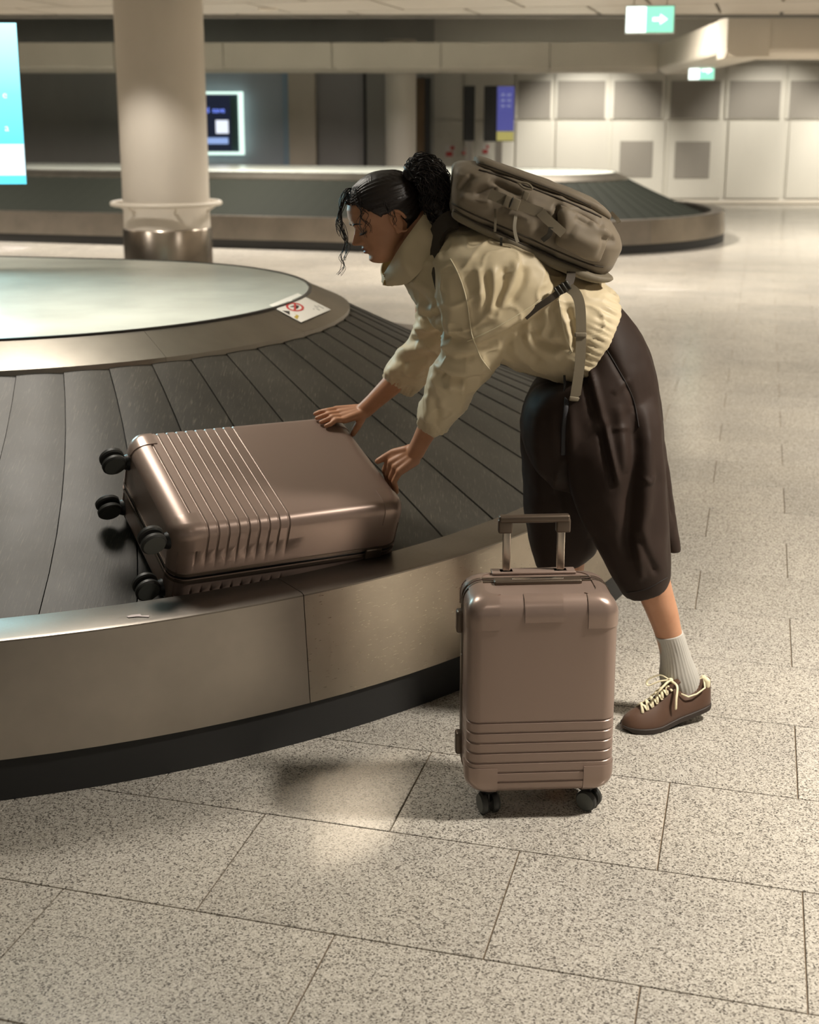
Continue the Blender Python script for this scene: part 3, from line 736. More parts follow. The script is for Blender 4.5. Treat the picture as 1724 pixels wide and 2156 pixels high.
MB().rbox((.03, -sgn * (CW_ / 2 + .001), -CT * .62 + .014), (.075, .006, .012), .002).build('lock_plate', M['bronze'], cab, True, 40)
# carry handle on top, centre cover plate, trolley
MB().rbox((CL / 2 + .004, 0, -CT * .62 + .022), (.012, .205, .024), .004).build('carry_handle', M['bronze'], cab, True, 40)
MB().rbox((CL / 2 + .0105, 0, -CT * .62 + .022), (.004, .12, .009), .0015).build('handle_inlay', M['alu'], cab, True, 40)
tz = -CT + .030
for y in (-.0645, .0645):
    MB().rbox((CL / 2 + .055, y, tz), (.13, .019, .011), .003).build('handle_tube', M['alu'], cab, True, 40)
    MB().rbox((CL / 2 + .003, y, tz), (.008, .036, .024), .003).build('tube_collar', M['shell'], cab, True, 40)
    MB().rbox((CL / 2 + .118, y + math.copysign(.004, y), tz), (.034, .034, .02), .004).build('grip_socket', M['bronze'], cab, True, 40)
MB().rbox((CL / 2 + .135, 0, tz), (.018, .168, .022), .005).build('trolley_grip', M['bronze'], cab, True, 40)
for x0 in (CL / 2 + .004,): MB().rbox((x0, 0, tz), (.006, .2, .034), .002).build('trolley_plate', M['shell'], cab, True, 40)
# ================================================================ PERSON
person = empty('person', (.6, 3.3, 0)); PINV = Matrix.Translation(Vector((-.6, -3.3, 0)))
def pchild(o, parent=None):
    o.parent = parent or person; 
    if parent is None: o.matrix_parent_inverse = PINV
    return o
tag(person, 'woman in cream jacket and dark brown wide shorts bending over the carousel', 'person')
def ring_px(a, b, Y, hd, n=36, ex=2.2, lean=0.0):
    A = at_y(a[0], a[1], Y + lean); B = at_y(b[0], b[1], Y - lean); c = (A + B) / 2; e1 = (A - B) / 2; e2 = np.array([0, hd, 0.0])
    th = np.linspace(0, 2 * PI, n, endpoint=False); cs, sn = np.cos(th), np.sin(th)
    cs = np.sign(cs) * np.abs(cs) ** (2 / ex); sn = np.sign(sn) * np.abs(sn) ** (2 / ex)
    return c + cs[:, None] * e1 + sn[:, None] * e2
def loft_px(mb, secs, n=36, ex=2.2, sub=4):
    S = catmull(np.array([[*a, *b, Y, hd] for a, b, Y, hd in secs], float), sub)
    mb.loft([ring_px(s[0:2], s[2:4], s[4], s[5], n, ex) for s in S]); return mb
def skin():
    m = mat('skin', (.52, .26, .15), .45, spec=.4, **{'Subsurface Weight': .08, 'Subsurface Radius': (.4, .2, .1), 'Subsurface Scale': .02}); t = NT(m)
    a = t.n('ShaderNodeAttribute'); a.attribute_name = 'lip'; n = t.noise(t.coord(), 30, 4)
    base = t.ramp(n, [(.3, (.50, .25, .142)), (.7, (.55, .285, .168))]); t.set('Base Color', t.mix(a.outputs['Fac'], base, (.30, .075, .065)))
    t.bump(t.noise(t.coord(), 420, 2), .05, .0004); return m
M['skin'] = skin()
def hairm():
    m = mat('dark_hair', (.016, .010, .008), .42, spec=.5); t = NT(m); t.bump(t.noise(t.coord((1, 1, 1)), 240, 3), .25, .0008); return m
M['hair'] = hairm()
def cloth(name, col, col2, rough=.75, spec=.3, weave=900, sheen=.1):
    m = mat(name, col, rough, spec=spec, **{'Sheen Weight': sheen}); t = NT(m); n = t.noise(t.coord(), 6, 4)
    t.set('Base Color', t.ramp(n, [(.3, col), (.7, col2)])); t.bump(t.noise(t.coord(), weave, 2), .12, .0004); return m
M['jacket'] = cloth('cream_nylon', (.66, .555, .365), (.72, .61, .41), .48, .4)
M['lining'] = cloth('olive_lining', (.42, .36, .17), (.46, .40, .2), .6)
M['shorts'] = cloth('brown_cotton', (.027, .017, .013), (.036, .023, .018), .62, .2, 700, 0)
M['sock'] = cloth('grey_sock', (.44, .425, .39), (.50, .48, .44), .9, .2)
M['shoe'] = cloth('brown_nylon', (.075, .038, .023), (.10, .052, .031), .5, .4)
M['sole'] = mat('dark_sole', (.030, .020, .015), .6)
M['lace'] = mat('cream_lace', (.78, .70, .48), .7)

# ---- head frame
HP, HY = math.radians(21), math.radians(13)
hf = np.array([-math.cos(HP) * math.cos(HY), -math.cos(HP) * math.sin(HY), -math.sin(HP)])
hl_ = np.array([math.sin(HY), -math.cos(HY), 0]); hu = np.cross(hf, hl_)
HB = np.stack([hf, hl_, hu], 1); HO = at_y(748, 481, 3.40) - HB @ np.array([.090, 0, 0])
def hw(p): return np.asarray(p, float) @ HB.T + HO                      # head-local to world
ZL = [-.113, -.108, -.100, -.090, -.078, -.066, -.058, -.048, -.030, -.015, 0, .015, .030, .050, .070, .088, .102, .112, .117]
XF = [.050, .066, .077, .083, .081, .086, .087, .086, .088, .090, .090, .096, .098, .094, .083, .067, .046, .022, .004]
XB = [-.02, -.015, -.008, .000, .008, .020, .035, .055, .078, .088, .093, .095, .096, .094, .087, .073, .053, .027, .006]
WD = [.010, .022, .033, .043, .050, .055, .058, .062, .067, .070, .072, .073, .0735, .072, .066, .056, .041, .022, .005]
def head_pt(th, z, off=0.0):
    xf, xb, w = np.interp(z, ZL, XF), np.interp(z, ZL, XB), np.interp(z, ZL, WD)
    xc, a = (xf - xb) / 2, (xf + xb) / 2; cs, sn = math.cos(th), math.sin(th)
    e = 2.25 if z < .04 else 2.05
    x = xc + (a + off) * math.copysign(abs(cs) ** (2 / e), cs); y = (w + off) * math.copysign(abs(sn) ** (2 / e), sn)
    if cs > 0 and off == 0:
        g = lambda y0, z0, sy, sz: math.exp(-((y - y0) / sy) ** 2 - ((z - z0) / sz) ** 2)
        d = 0
        nx = np.interp(z, [-.049, -.044, -.040, -.034, -.024, -.012, -.002, .006], [0, .016, .0255, .0275, .0185, .009, .003, 0])
        sg = np.interp(z, [-.045, -.036, -.02, 0], [.0125, .0115, .0085, .008]); d += nx * math.exp(-(y / sg) ** 2)
        for s in (-1, 1):
            d += .009 * g(s * .0135, -.0385, .006, .006) - .012 * g(s * .031, -.007, .015, .009) + .0075 * g(s * .032, -.010, .011, .0065)
            d += .004 * g(s * .028, .013, .017, .006) + .003 * g(s * .042, -.032, .016, .012)
        d += .0085 * g(0, -.0555, .019, .0042) + .0090 * g(0, -.0675, .017, .0050) - .005 * g(0, -.0612, .023, .0020) - .003 * g(0, -.0505, .005, .004)
        d += .004 * g(0, -.094, .018, .010) - .003 * g(0, -.079, .016, .005)
        x += d
    return (x, y, z)
body = MB()
zs = np.concatenate([np.linspace(-.113, .04, 78), np.linspace(.045, .117, 26)])
body.loft([hw([head_pt(t, z) for t in np.linspace(0, 2 * PI, 120, endpoint=False)]) for z in zs])
for s in (-1, 1):                                                       # ears
    er = [(-.012 - .003 * math.cos(t) - .016 * math.cos(t + .25), s * (.073 + .006 + .004 * math.cos(t)), -.014 + .030 * math.sin(t) - .003 * math.cos(t)) for t in np.linspace(.1, 2 * PI - 1.0, 26)]
    body.tube(hw(er), [.0048 - .0015 * (i / 25) for i in range(26)], 10)
    body.ball(hw((-.010, s * .074, -.016)), (.013, .005, .024), HB)
    body.ball(hw((-.001, s * .073, -.036)), (.008, .0055, .010), HB)
neckb = at_y(935, 500, 3.43)
body.capsule(hw((-.035, 0, -.03)), neckb, .056, .062)
body.capsule(hw((.02, 0, -.075)), at_y(890, 530, 3.42), .038, .055)
# ---- trunk and limbs (mostly under the clothes)
hipL, hipR = np.array([.50, 3.31, .955]), np.array([.52, 3.44, .955]); kneeL, kneeR = np.array([.575, 3.215, .565]), np.array([.455, 3.46, .54])
shL, shR = at_y(985, 560, 3.27), at_y(905, 560, 3.58)
chest = (shL + shR) / 2 + np.array([.10, -.0, -.03]); belly = np.array([.40, 3.38, 1.05])
body.capsule(hipL, hipR, .08, .08); body.capsule(chest, belly, .095, .10); body.capsule(belly, (hipL + hipR) / 2, .09, .09)
body.capsule(shL + np.array([.03, .02, 0]), shR + np.array([.03, -.02, 0]), .05, .05); body.capsule(neckb, chest, .06, .08)
for a, b, c in ((hipL, kneeL, 0), (hipR, kneeR, 0)): body.capsule(a, b, .068, .055)
loft_px(body, [((1290, 1090), (1375, 1080), 3.22, .052), ((1312, 1170), (1398, 1160), 3.235, .054), ((1341, 1248), (1414, 1235), 3.25, .050), ((1361, 1293), (1426, 1281), 3.255, .043), ((1378, 1335), (1434, 1324), 3.26, .035), ((1389, 1375), (1444, 1367), 3.265, .030), ((1393, 1412), (1452, 1405), 3.27, .031), ((1396, 1440), (1462, 1440), 3.275, .032)])
ankR = np.array([.420, 3.425, .10])
body.capsule(kneeR, kneeR * .62 + ankR * .38, .054, .050); body.capsule(kneeR * .62 + ankR * .38, ankR, .050, .032); body.capsule(ankR, ankR + np.array([-.01, 0, -.06]), .034, .034)
# ---- arms and hands
def cs2w(p): return np.asarray(p, float) @ BIG_M.T + BIG_T             # suitcase-local to world
ha, hb = BL / 2, BW / 2
wrL = cs2w((ha + .072, -.098, .070)); elL = at_y(968, 772, 3.36); wrR = cs2w((ha + .050, hb - .050, .036)); elR = at_y(905, 735, 3.72)
for sh, el, wr in ((shL, elL, wrL), (shR, elR, wrR)):
    body.capsule(sh, el, .046, .038); mid = el * .62 + wr * .38; body.capsule(el, mid, .038, .037); body.capsule(mid, el * .15 + wr * .85, .037, .0265); body.capsule(el * .15 + wr * .85, wr, .0262, .0255)
def finger(pts, r0, r1):
    P = [np.asarray(p, float) for p in pts]; k = len(P) - 1
    for i in range(k): body.capsule(P[i], P[i + 1], r0 + (r1 - r0) * i / k, r0 + (r1 - r0) * (i + 1) / k, 14)
# far hand lies flat over the corner of the big case, fingers towards its wheels
for i, (ln, yy) in enumerate(((.062, .004), (.070, -.016), (.067, -.036), (.056, -.055))):
    y0 = hb - .016 + yy; kn = (ha - .022 - (.004 if i in (0, 3) else 0), y0, .021)
    finger([cs2w(kn), cs2w((kn[0] - ln * .48, y0 + .002 * (i - 1.5), .0215)), cs2w((kn[0] - ln * .80, y0 + .003 * (1.5 - i), .014)), cs2w((kn[0] - ln * 1.05, y0 + .003 * (1.5 - i), .0085))], .0095, .0066)
    body.capsule(cs2w((ha + .046, hb - .050 + yy * .35 + .01, .033)), cs2w(kn), .016, .0115, 14)
finger([cs2w((ha + .040, hb - .062, .024)), cs2w((ha + .022, hb - .078, .004)), cs2w((ha + .012, hb - .080, -.016)), cs2w((ha + .0100, hb - .078, -.028))], .0135, .0085)
# near hand closes round the grip on the end of the case
for i, ln in enumerate((1.0, 1.05, 1.0, .85)):
    y0 = -.052 - .0205 * i; kn = (ha + .016 + .004 * abs(i - 1), y0, .024 - .002 * i)
    finger([cs2w(kn), cs2w((ha + .014, y0 + .001, -.006 - .012 * ln)), cs2w((ha + .027, y0 + .002, -.030 - .016 * ln)), cs2w((ha + .031, y0 + .002, -.046 - .012 * ln))], .0098, .0070)
    body.capsule(cs2w((ha + .066, -.094 + .012 * (1.5 - i), .064 - .004 * i)), cs2w(kn), .017, .0118, 14)
finger([cs2w((ha + .055, -.074, .062)), cs2w((ha + .030, -.050, .040)), cs2w((ha + .008, -.042, .020)), cs2w((ha - .010, -.042, .0100))], .0140, .0088)
bme = remesh(body, .0026, 5, .5, 'body')
V, N = vn(bme); L = (V - HO) @ HB                                      # head-local coordinates of every vertex
lip = np.exp(-(L[:, 1] / (.021 - np.abs(L[:, 2] + .0612) * .9)) ** 6) * np.exp(-((L[:, 2] + .0615) / .0095) ** 6) * (L[:, 0] > .06) * (np.abs(L[:, 2]) < .12)
at = bme.attributes.new('lip', 'FLOAT', 'POINT'); at.data.foreach_set('value', np.clip(lip, 0, 1).astype(np.float32))
bobj = pchild(link('body', bme, M['skin'], None, True))
from mathutils.bvhtree import BVHTree
bt = BVHTree.FromPolygons([Vector(v) for v in V.tolist()], [tuple(p.vertices) for p in bme.polygons])
def face_pt(y, z, off=0.001):
    h = bt.ray_cast(Vector(hw((.25, y, z))), Vector(-hf)); p = np.array(h[0]) if h[0] is not None else hw((.09, y, z)); return p + hf * off
for s in (-1, 1):                                                      # brows, lashes, eyelids
    e = MB().tube([face_pt(s * yy, zz, .0012) for yy, zz in ((.013, .0095), (.020, .0125), (.030, .0150), (.040, .0140), (.048, .0095))], [.0012, .0022, .0023, .0018, .0007], 8, flat=(1, .6), up=hu)
    pchild(e.build('eyebrow', M['hair'], None, True))
    e = MB().tube([face_pt(s * yy, zz, .0012) for yy, zz in ((.019, -.0135), (.025, -.0155), (.033, -.0162), (.041, -.0140), (.047, -.0105))], [.0008, .0013, .0016, .0016, .0009], 8)
    for k in range(9):
        q = face_pt(s * (.022 + .003 * k), -.0158 + .0006 * max(0, k - 5), .001); e.tube([q, q + hf * .004 - hu * .002, q + hf * .0065 - hu * .0022 + hl_ * s * .001 * (k - 4) * .5], [.0005, .0004, .0002], 5)
    pchild(e.build('eyelashes', M['hair'], None, True))

# ---- hair
hair = pchild(empty('hair', HO)); HINV = Matrix.Translation(Vector((-HO).tolist())) 
def hchild(o): o.parent = hair; o.matrix_parent_inverse = (PINV @ Matrix.Translation(Vector(HO.tolist()))).inverted() @ PINV if False else Matrix.Translation(Vector((-HO).tolist())); return o
hair.matrix_parent_inverse = PINV
TH = np.radians([0, 25, 45, 62, 76, 90, 104, 120, 150, 180]); ZH = [.066, .064, .054, .036, .012, .012, -.014, -.045, -.060, -.062]
tail0 = np.array([-.104, 0, .060])
G = []
for t in np.linspace(0, 2 * PI, 181)[:-1]:
    ta = t if t <= PI else 2 * PI - t; zh = float(np.interp(ta, TH, ZH)) + .0015 * math.sin(t * 23) + .001 * math.sin(t * 51); row = []
    for k in np.linspace(0, 1, 44):
        z = zh + (.117 - zh) * k; edge = min(1, k * 5.5); off = .0015 + .0085 * edge * (2 - edge) * .9
        p = np.array(head_pt(t, z, off)); 
        if k == 0: p = np.array(head_pt(t, z, -.003))
        d = p - tail0; a1 = math.atan2(d[1], d[2] + 1e-6); a2 = math.atan2(math.hypot(d[1], d[2]), d[0]); 
        w = .0011 * math.sin(a1 * 38 + 3 * math.sin(a2 * 5)) + .0007 * math.sin(a1 * 83 + a2 * 9)
        if z > .1: w *= max(0, (.117 - z) / .017)
        p = p + w * edge * (p - np.array([0, 0, .02])) / .1; row.append(p)
    G.append(hw(row))
G = np.array(G); mb = MB().grid(G, cu=True, flip=True); mb.add(G[:, -1], [tuple(range(len(G)))])
hchild(mb.build('scalp_hair', M['hair'], None, True))
spine = [at_y(862, 372, 3.40), at_y(886, 356, 3.40), at_y(905, 372, 3.39), at_y(915, 402, 3.38), at_y(920, 432, 3.375), at_y(930, 462, 3.37), at_y(942, 492, 3.365)]
SP = catmull(spine, 8); SR = np.interp(np.linspace(0, 1, len(SP)), [0, .12, .3, .5, .7, .88, 1], [.022, .036, .045, .042, .036, .026, .012])
pm = MB()
for p, r in zip(SP, SR): pm.ball(p, r * .82, n=16)
pme_ = remesh(pm, .004, 4, .5, 'ponytail'); V, N = vn(pme_); setv(pme_, V + N * (.006 * vnoise(V * 60, 3) + .004 * vnoise(V * 130, 4))[:, None])
hchild(link('ponytail', pme_, M['hair'], None, True))
mb = MB(); rng = random.Random(3)
for i in range(230):
    n = 26; s0, s1 = rng.uniform(0, .35), rng.uniform(.55, 1.0); ph, fr, tw = rng.uniform(0, 6.28), rng.uniform(3, 8), rng.choice((-1, 1)); k0 = rng.uniform(.72, 1.02); ba = rng.uniform(0, 6.28)
    pts = []
    for j in range(n):
        u = s0 + (s1 - s0) * j / (n - 1); c = np.array([np.interp(u, np.linspace(0, 1, len(SP)), SP[:, k]) for k in range(3)]); r = np.interp(u, np.linspace(0, 1, len(SP)), SR)
        tg = SP[min(len(SP) - 1, int(u * (len(SP) - 1)) + 1)] - SP[max(0, int(u * (len(SP) - 1)) - 1)]; tg /= np.linalg.norm(tg)
        e1 = np.cross(tg, (0, 1, 0)); e1 /= np.linalg.norm(e1); e2 = np.cross(tg, e1); a = ba + .5 * math.sin(u * 5 + ph)
        cur = .0055 * np.array([math.cos(ph + tw * u * fr * 6.28), math.sin(ph + tw * u * fr * 6.28)])
        pts.append(c + e1 * (r * k0 * math.cos(a) + cur[0]) + e2 * (r * k0 * math.sin(a) + cur[1]))
    mb.tube(pts, np.linspace(.0017, .0008, n), 5)
hchild(mb.build('ponytail_curls', M['hair'], None, True, kind='stuff'))
mb = MB()
locks = [[(742, 398), (730, 400), (718, 425), (714, 455), (722, 480), (728, 510), (718, 540), (722, 560), (712, 578)], [(745, 400), (735, 410), (722, 435), (716, 470), (724, 500), (732, 520), (722, 548)],
         [(752, 398), (756, 420), (763, 440), (776, 452), (774, 470), (764, 485), (770, 498)], [(756, 400), (765, 425), (770, 440), (762, 458), (775, 475), (784, 488)], [(768, 404), (775, 428), (790, 438), (803, 436)],
         [(740, 400), (727, 408), (716, 440), (712, 470), (718, 495)], [(748, 398), (750, 425), (758, 447), (754, 470), (764, 492)], [(822, 430), (826, 448), (832, 462), (830, 474)], [(812, 425), (815, 445), (826, 456)]]
for li, lk in enumerate(locks):
    for rep in range(3 if li in (2, 3, 4, 6, 7, 8) else 6):
        ph = rng.uniform(0, 6); Yb = 3.345 if li in (2, 3, 4, 6, 7, 8) else 3.39
        if li in (7, 8): Yb = 3.322
        P = catmull([at_y(x + rng.uniform(-5, 5), y + rng.uniform(-3, 3), Yb + rng.uniform(-.004, .006) + (.02 if j == 0 and li not in (7, 8) else 0)) for j, (x, y) in enumerate(lk)], 6)
        u = np.linspace(0, 1, len(P)); P = P + np.stack([.0022 * np.sin(u * 17 + ph), .003 * np.cos(u * 17 + ph), .0 * u], -1) * u[:, None]
        mb.tube(P, np.linspace(.0008, .0004, len(P)), 4)
hchild(mb.build('loose_strands', M['hair'], None, True, kind='stuff'))
band = MB(); c = np.array(SP[2]); tg = SP[4] - SP[0]; tg /= np.linalg.norm(tg); e1 = np.cross(tg, (0, 1, 0)); e1 /= np.linalg.norm(e1); e2 = np.cross(tg, e1)
band.tube([c + .026 * (e1 * math.cos(t) + e2 * math.sin(t)) for t in np.linspace(0, 2 * PI, 25)], .005, 8, caps=False); hchild(band.build('hair_tie', M['black'], None, True))

# ---- jacket
jk = MB()
loft_px(jk, [((952, 462), (845, 588), 3.43, .10), ((985, 466), (872, 632), 3.43, .15), ((1050, 490), (925, 690), 3.42, .175), ((1120, 520), (1000, 738), 3.41, .175), ((1190, 556), (1095, 772), 3.40, .18), ((1250, 585), (1160, 797), 3.385, .185), ((1284, 612), (1192, 806), 3.38, .185), ((1299, 634), (1207, 803), 3.378, .178)], 48, 2.3)
loft_px(jk, [((938, 505), (1050, 478), 3.34, .06), ((920, 545), (1110, 520), 3.285, .075), ((917, 600), (1160, 598), 3.265, .075), ((926, 660), (1112, 668), 3.275, .075), ((933, 705), (1075, 714), 3.29, .07), ((928, 745), (1052, 752), 3.31, .068), ((912, 778), (1034, 784), 3.335, .066), ((893, 822), (1003, 822), 3.37, .062), ((881, 862), (972, 862), 3.40, .056), ((880, 885), (944, 898), 3.418, .045), ((884, 897), (926, 912), 3.428, .034)], 40, 2.2)
loft_px(jk, [((900, 560), (985, 560), 3.58, .07), ((884, 620), (965, 625), 3.62, .07), ((876, 672), (948, 688), 3.66, .068), ((862, 718), (940, 735), 3.70, .066), ((832, 752), (922, 768), 3.735, .064), ((812, 778), (902, 794), 3.76, .058), ((807, 797), (880, 818), 3.775, .046), ((810, 808), (860, 833), 3.785, .036)], 40, 2.2)
jme = remesh(jk, .0048, 7, .5, 'jacket'); V, N = vn(jme)
q = proj(V); D = .0035 * vnoise(V * 16, 5) + .0018 * vnoise(V * 34, 6) + .0065 * (1 - np.abs(vnoise(V * 13 + .7 * np.stack([vnoise(V * 9, 41), vnoise(V * 9, 42), vnoise(V * 9, 43)], -1), 44))) ** 6 + .004 * (1 - np.abs(vnoise(V * 24, 45))) ** 6
folds = [([(1168, 606), (1110, 650), (1040, 692), (978, 718)], 13, .016), ([(1150, 640), (1095, 680), (1050, 712), (1010, 735)], 15, -.010),
         ([(1120, 690), (1128, 712), (1150, 724), (1195, 728)], 10, -.014), ([(1112, 700), (1122, 728), (1150, 742), (1200, 745)], 12, .012), ([(1172, 622), (1184, 680), (1202, 735)], 8, .011), ([(1192, 640), (1205, 690), (1212, 740)], 8, -.009), ([(1158, 640), (1166, 680), (1150, 712)], 9, -.006),
         ([(1075, 720), (1100, 752), (1150, 775), (1190, 785)], 12, .008), ([(1090, 700), (1110, 740), (1140, 760)], 9, -.008),
         ([(1005, 560), (1012, 610), (1008, 655)], 8, .008), ([(1020, 570), (1026, 620), (1018, 660)], 6, -.007), ([(1038, 560), (1040, 610), (1030, 660)], 8, .009), ([(1060, 560), (1058, 600), (1042, 650)], 7, -.008), ([(1085, 545), (1080, 590), (1052, 640)], 9, .009), ([(1105, 560), (1098, 600), (1070, 640)], 8, -.008),
         ([(960, 560), (982, 620), (994, 690), (1000, 720)], 5, .004), ([(1000, 722), (1016, 756), (1034, 780)], 5, .004), ([(940, 580), (950, 640), (945, 700)], 12, .006),
         ([(934, 706), (968, 716), (1005, 712)], 7, -.009), ([(932, 722), (965, 735), (1010, 735)], 9, .009), ([(930, 745), (960, 758), (1000, 752)], 7, -.007), ([(918, 778), (950, 798), (1000, 798), (1028, 786)], 7, -.012), ([(920, 765), (950, 782), (995, 782)], 8, .009), ([(908, 792), (935, 812), (985, 815)], 9, .008), ([(930, 780), (925, 800), (940, 815)], 6, -.007),
         ([(897, 830), (905, 860), (896, 885)], 8, .008), ([(912, 840), (920, 868), (912, 895)], 7, -.005), ([(930, 835), (935, 865), (928, 895)], 8, .005),
         ([(880, 640), (905, 650), (928, 640)], 7, .009), ([(876, 662), (905, 668), (930, 662)], 6, -.009), ([(874, 690), (900, 690), (932, 680)], 8, .010), ([(862, 716), (895, 712), (930, 700)], 8, -.009), ([(845, 738), (885, 735), (928, 722)], 9, .010), ([(828, 758), (870, 762), (915, 745)], 8, -.008), ([(818, 775), (850, 782), (895, 780)], 8, .008), ([(842, 745), (850, 770), (842, 790)], 6, -.006),
         ([(850, 605), (880, 618), (905, 650)], 8, -.006), ([(860, 590), (900, 610), (918, 640)], 9, .006)]
D += fold_disp(V, N, folds)
def gather(D, a, b, wid, n, amp):                                      # elastic gathers near an edge a-b
    a = np.array(a, float); b = np.array(b, float); ab = b - a; t = ((q - a) @ ab) / (ab @ ab); nn = np.array([-ab[1], ab[0]]) / np.linalg.norm(ab); d = (q - a) @ nn
    k = np.exp(-(d / wid) ** 2) * ((t > -.2) & (t < 1.2)); ph = 1.5 * vnoise(np.stack([t * 7, t * 0, t * 0], -1), 9)
    return D + amp * k * (np.abs(np.sin(t * n * PI + ph)) - .5)
D = gather(D, (1292, 640), (1215, 800), 22, 13, .006); D = gather(D, (880, 890), (926, 908), 14, 8, .004); D = gather(D, (808, 800), (862, 828), 14, 8, .004)
setv(jme, V + N * D[:, None])
jac = pchild(link('jacket', jme, M['jacket'], None, True)); JINV = Matrix.Identity(4)
def jchild(o): o.parent = jac; return o
# collar standing open round the neck
lo_ = catmull([at_y(826, 602, 3.42), at_y(862, 594, 3.33), at_y(902, 548, 3.315), at_y(932, 486, 3.36), at_y(948, 462, 3.44), at_y(915, 520, 3.53), at_y(868, 575, 3.53), at_y(832, 600, 3.48)], 8, True)
mi_ = catmull([at_y(812, 592, 3.42), at_y(842, 562, 3.335), at_y(880, 515, 3.325), at_y(914, 464, 3.37), at_y(924, 448, 3.44), at_y(890, 496, 3.525), at_y(846, 548, 3.52), at_y(812, 580, 3.47)], 8, True)
hi_ = catmull([at_y(805, 580, 3.42), at_y(837, 528, 3.345), at_y(863, 490, 3.335), at_y(896, 446, 3.375), at_y(902, 438, 3.44), at_y(872, 476, 3.515), at_y(832, 528, 3.51), at_y(804, 556, 3.46)], 8, True)
cm = (lo_ + mi_ + hi_).mean(0) / 3
def inn(R, k): c = R.mean(0); return c + (R - c) * k
rows = [lo_, lo_ * .5 + mi_ * .5, mi_, mi_ * .5 + hi_ * .5, hi_, inn(hi_, .985) + np.array([0, 0, .001]), inn(hi_, .95), inn(mi_ * .5 + hi_ * .5, .92), inn(mi_, .90), inn(lo_, .86)]
R_ = np.array(rows); 
tt_ = np.linspace(0, 2 * PI, len(lo_), endpoint=False); CC = R_[:5].mean((0, 1))
for i in range(1, 4):
    w_ = (.0075 * np.sin(tt_ * 7 + i * .5) + .004 * np.sin(tt_ * 13 + i)) * (1 - abs(i - 2) * .3); dr = R_[i] - R_[i].mean(0); dr /= np.linalg.norm(dr, axis=1)[:, None]; R_[i] += dr * np.maximum(w_ + .004, .001)[:, None]
for i in range(1, 5): R_[i] += np.stack([.001 * vnoise(R_[i] * 26, 12), .001 * vnoise(R_[i] * 26, 13), 0 * R_[i][:, 0]], -1)
mb = MB().grid(R_[:6], cv=True); o = jchild(mb.build('collar', M['jacket'], None, True, 60)); 
jchild(MB().grid(R_[5:], cv=True).build('collar_lining', M['lining'], None, True, 60))
z0_ = at_y(809, 583, 3.405); mb = MB()
for k in range(7): mb.rbox(at_y(806 + k * 2.0, 574 + k * 3.6, 3.408), (.006, .005, .003), .001)
jchild(mb.build('zip_teeth', mat('brass_zip', (.45, .30, .12), .35, .8), None, True, kind='stuff'))
jchild(MB().tube([at_y(810, 590, 3.40), at_y(809, 596, 3.402), at_y(811, 600, 3.40)], [.0022, .0035, .0025], 8).build('zip_pull', bpy.data.materials['brass_zip'], None, True))
jb = BVHTree.FromPolygons([Vector(v.co) for v in jme.vertices], [tuple(p.vertices) for p in jme.polygons])
def on_bvh(tree, x, y, off=.001):
    d = ray(x, y); d /= np.linalg.norm(d); h = tree.ray_cast(Vector((0, 0, CAM_H)), Vector(d.tolist()))
    return (np.array(h[0]) + np.array(h[1]) * off) if h[0] is not None else None
def seam(tree, pts, r, m, name, fn):
    P = [on_bvh(tree, x, y, r * .4) for x, y, _ in catmull([(a, b, 0) for a, b in pts], 10)]; P = [p for p in P if p is not None]
    if len(P) > 2: fn(MB().tube(P, r, 6).build(name, m, None, True))
M['piping'] = mat('pale_piping', (.80, .72, .52), .5)
seam(jb, [(948, 545), (966, 580), (982, 630), (991, 690), (996, 712), (1012, 752), (1034, 782)], .0017, M['piping'], 'piping', jchild)
seam(jb, [(984, 718), (1040, 692), (1110, 650), (1160, 612)], .0014, M['piping'], 'piping', jchild)
seam(jb, [(1176, 630), (1186, 690), (1204, 742)], .0013, M['piping'], 'piping', jchild)
P = on_bvh(jb, 1200, 742, .003)
if P is not None: jchild(MB().ball(P, .004, n=10).build('snap', M['piping'], None, True))
jchild(MB().tube([at_y(1188, 790, 3.20), at_y(1189, 808, 3.195), at_y(1187, 824, 3.195)], [.003, .0035, .002], 8).build('hem_cord', M['black'], None, True))

# ---- shorts
sh = MB()
loft_px(sh, [((1296, 634), (1205, 790), 3.375, .16), ((1336, 682), (1165, 800), 3.372, .175), ((1366, 738), (1126, 812), 3.37, .19), ((1381, 800), (1102, 850), 3.37, .20), ((1390, 872), (1095, 905), 3.37, .20), ((1394, 940), (1112, 965), 3.37, .175), ((1392, 1000), (1160, 1020), 3.36, .12)], 52, 2.3)
loft_px(sh, [((1362, 770), (1215, 785), 3.32, .06), ((1381, 830), (1180, 840), 3.295, .105), ((1394, 930), (1178, 940), 3.27, .125), ((1400, 1020), (1196, 1020), 3.262, .125), ((1406, 1100), (1226, 1095), 3.258, .12), ((1409, 1160), (1262, 1160), 3.256, .115), ((1410, 1202), (1292, 1218), 3.255, .105), ((1404, 1222), (1312, 1249), 3.254, .095)], 44, 2.4)
loft_px(sh, [((1270, 800), (1120, 815), 3.45, .07), ((1280, 860), (1098, 865), 3.465, .108), ((1280, 940), (1094, 930), 3.475, .12), ((1278, 1020), (1101, 1010), 3.48, .12), ((1270, 1090), (1106, 1080), 3.485, .115), ((1258, 1146), (1117, 1145), 3.485, .105), ((1236, 1168), (1129, 1190), 3.485, .095)], 44, 2.4)
loft_px(sh, [((1368, 770), (1310, 780), 3.39, .03), ((1387, 860), (1300, 860), 3.40, .06), ((1403, 960), (1320, 960), 3.40, .07), ((1419, 1060), (1350, 1060), 3.40, .06), ((1430, 1125), (1385, 1125), 3.40, .05), ((1434, 1157), (1400, 1158), 3.40, .045)], 36, 2.6)
sme = remesh(sh, .0050, 7, .5, 'shorts'); V, N = vn(sme); q = proj(V)
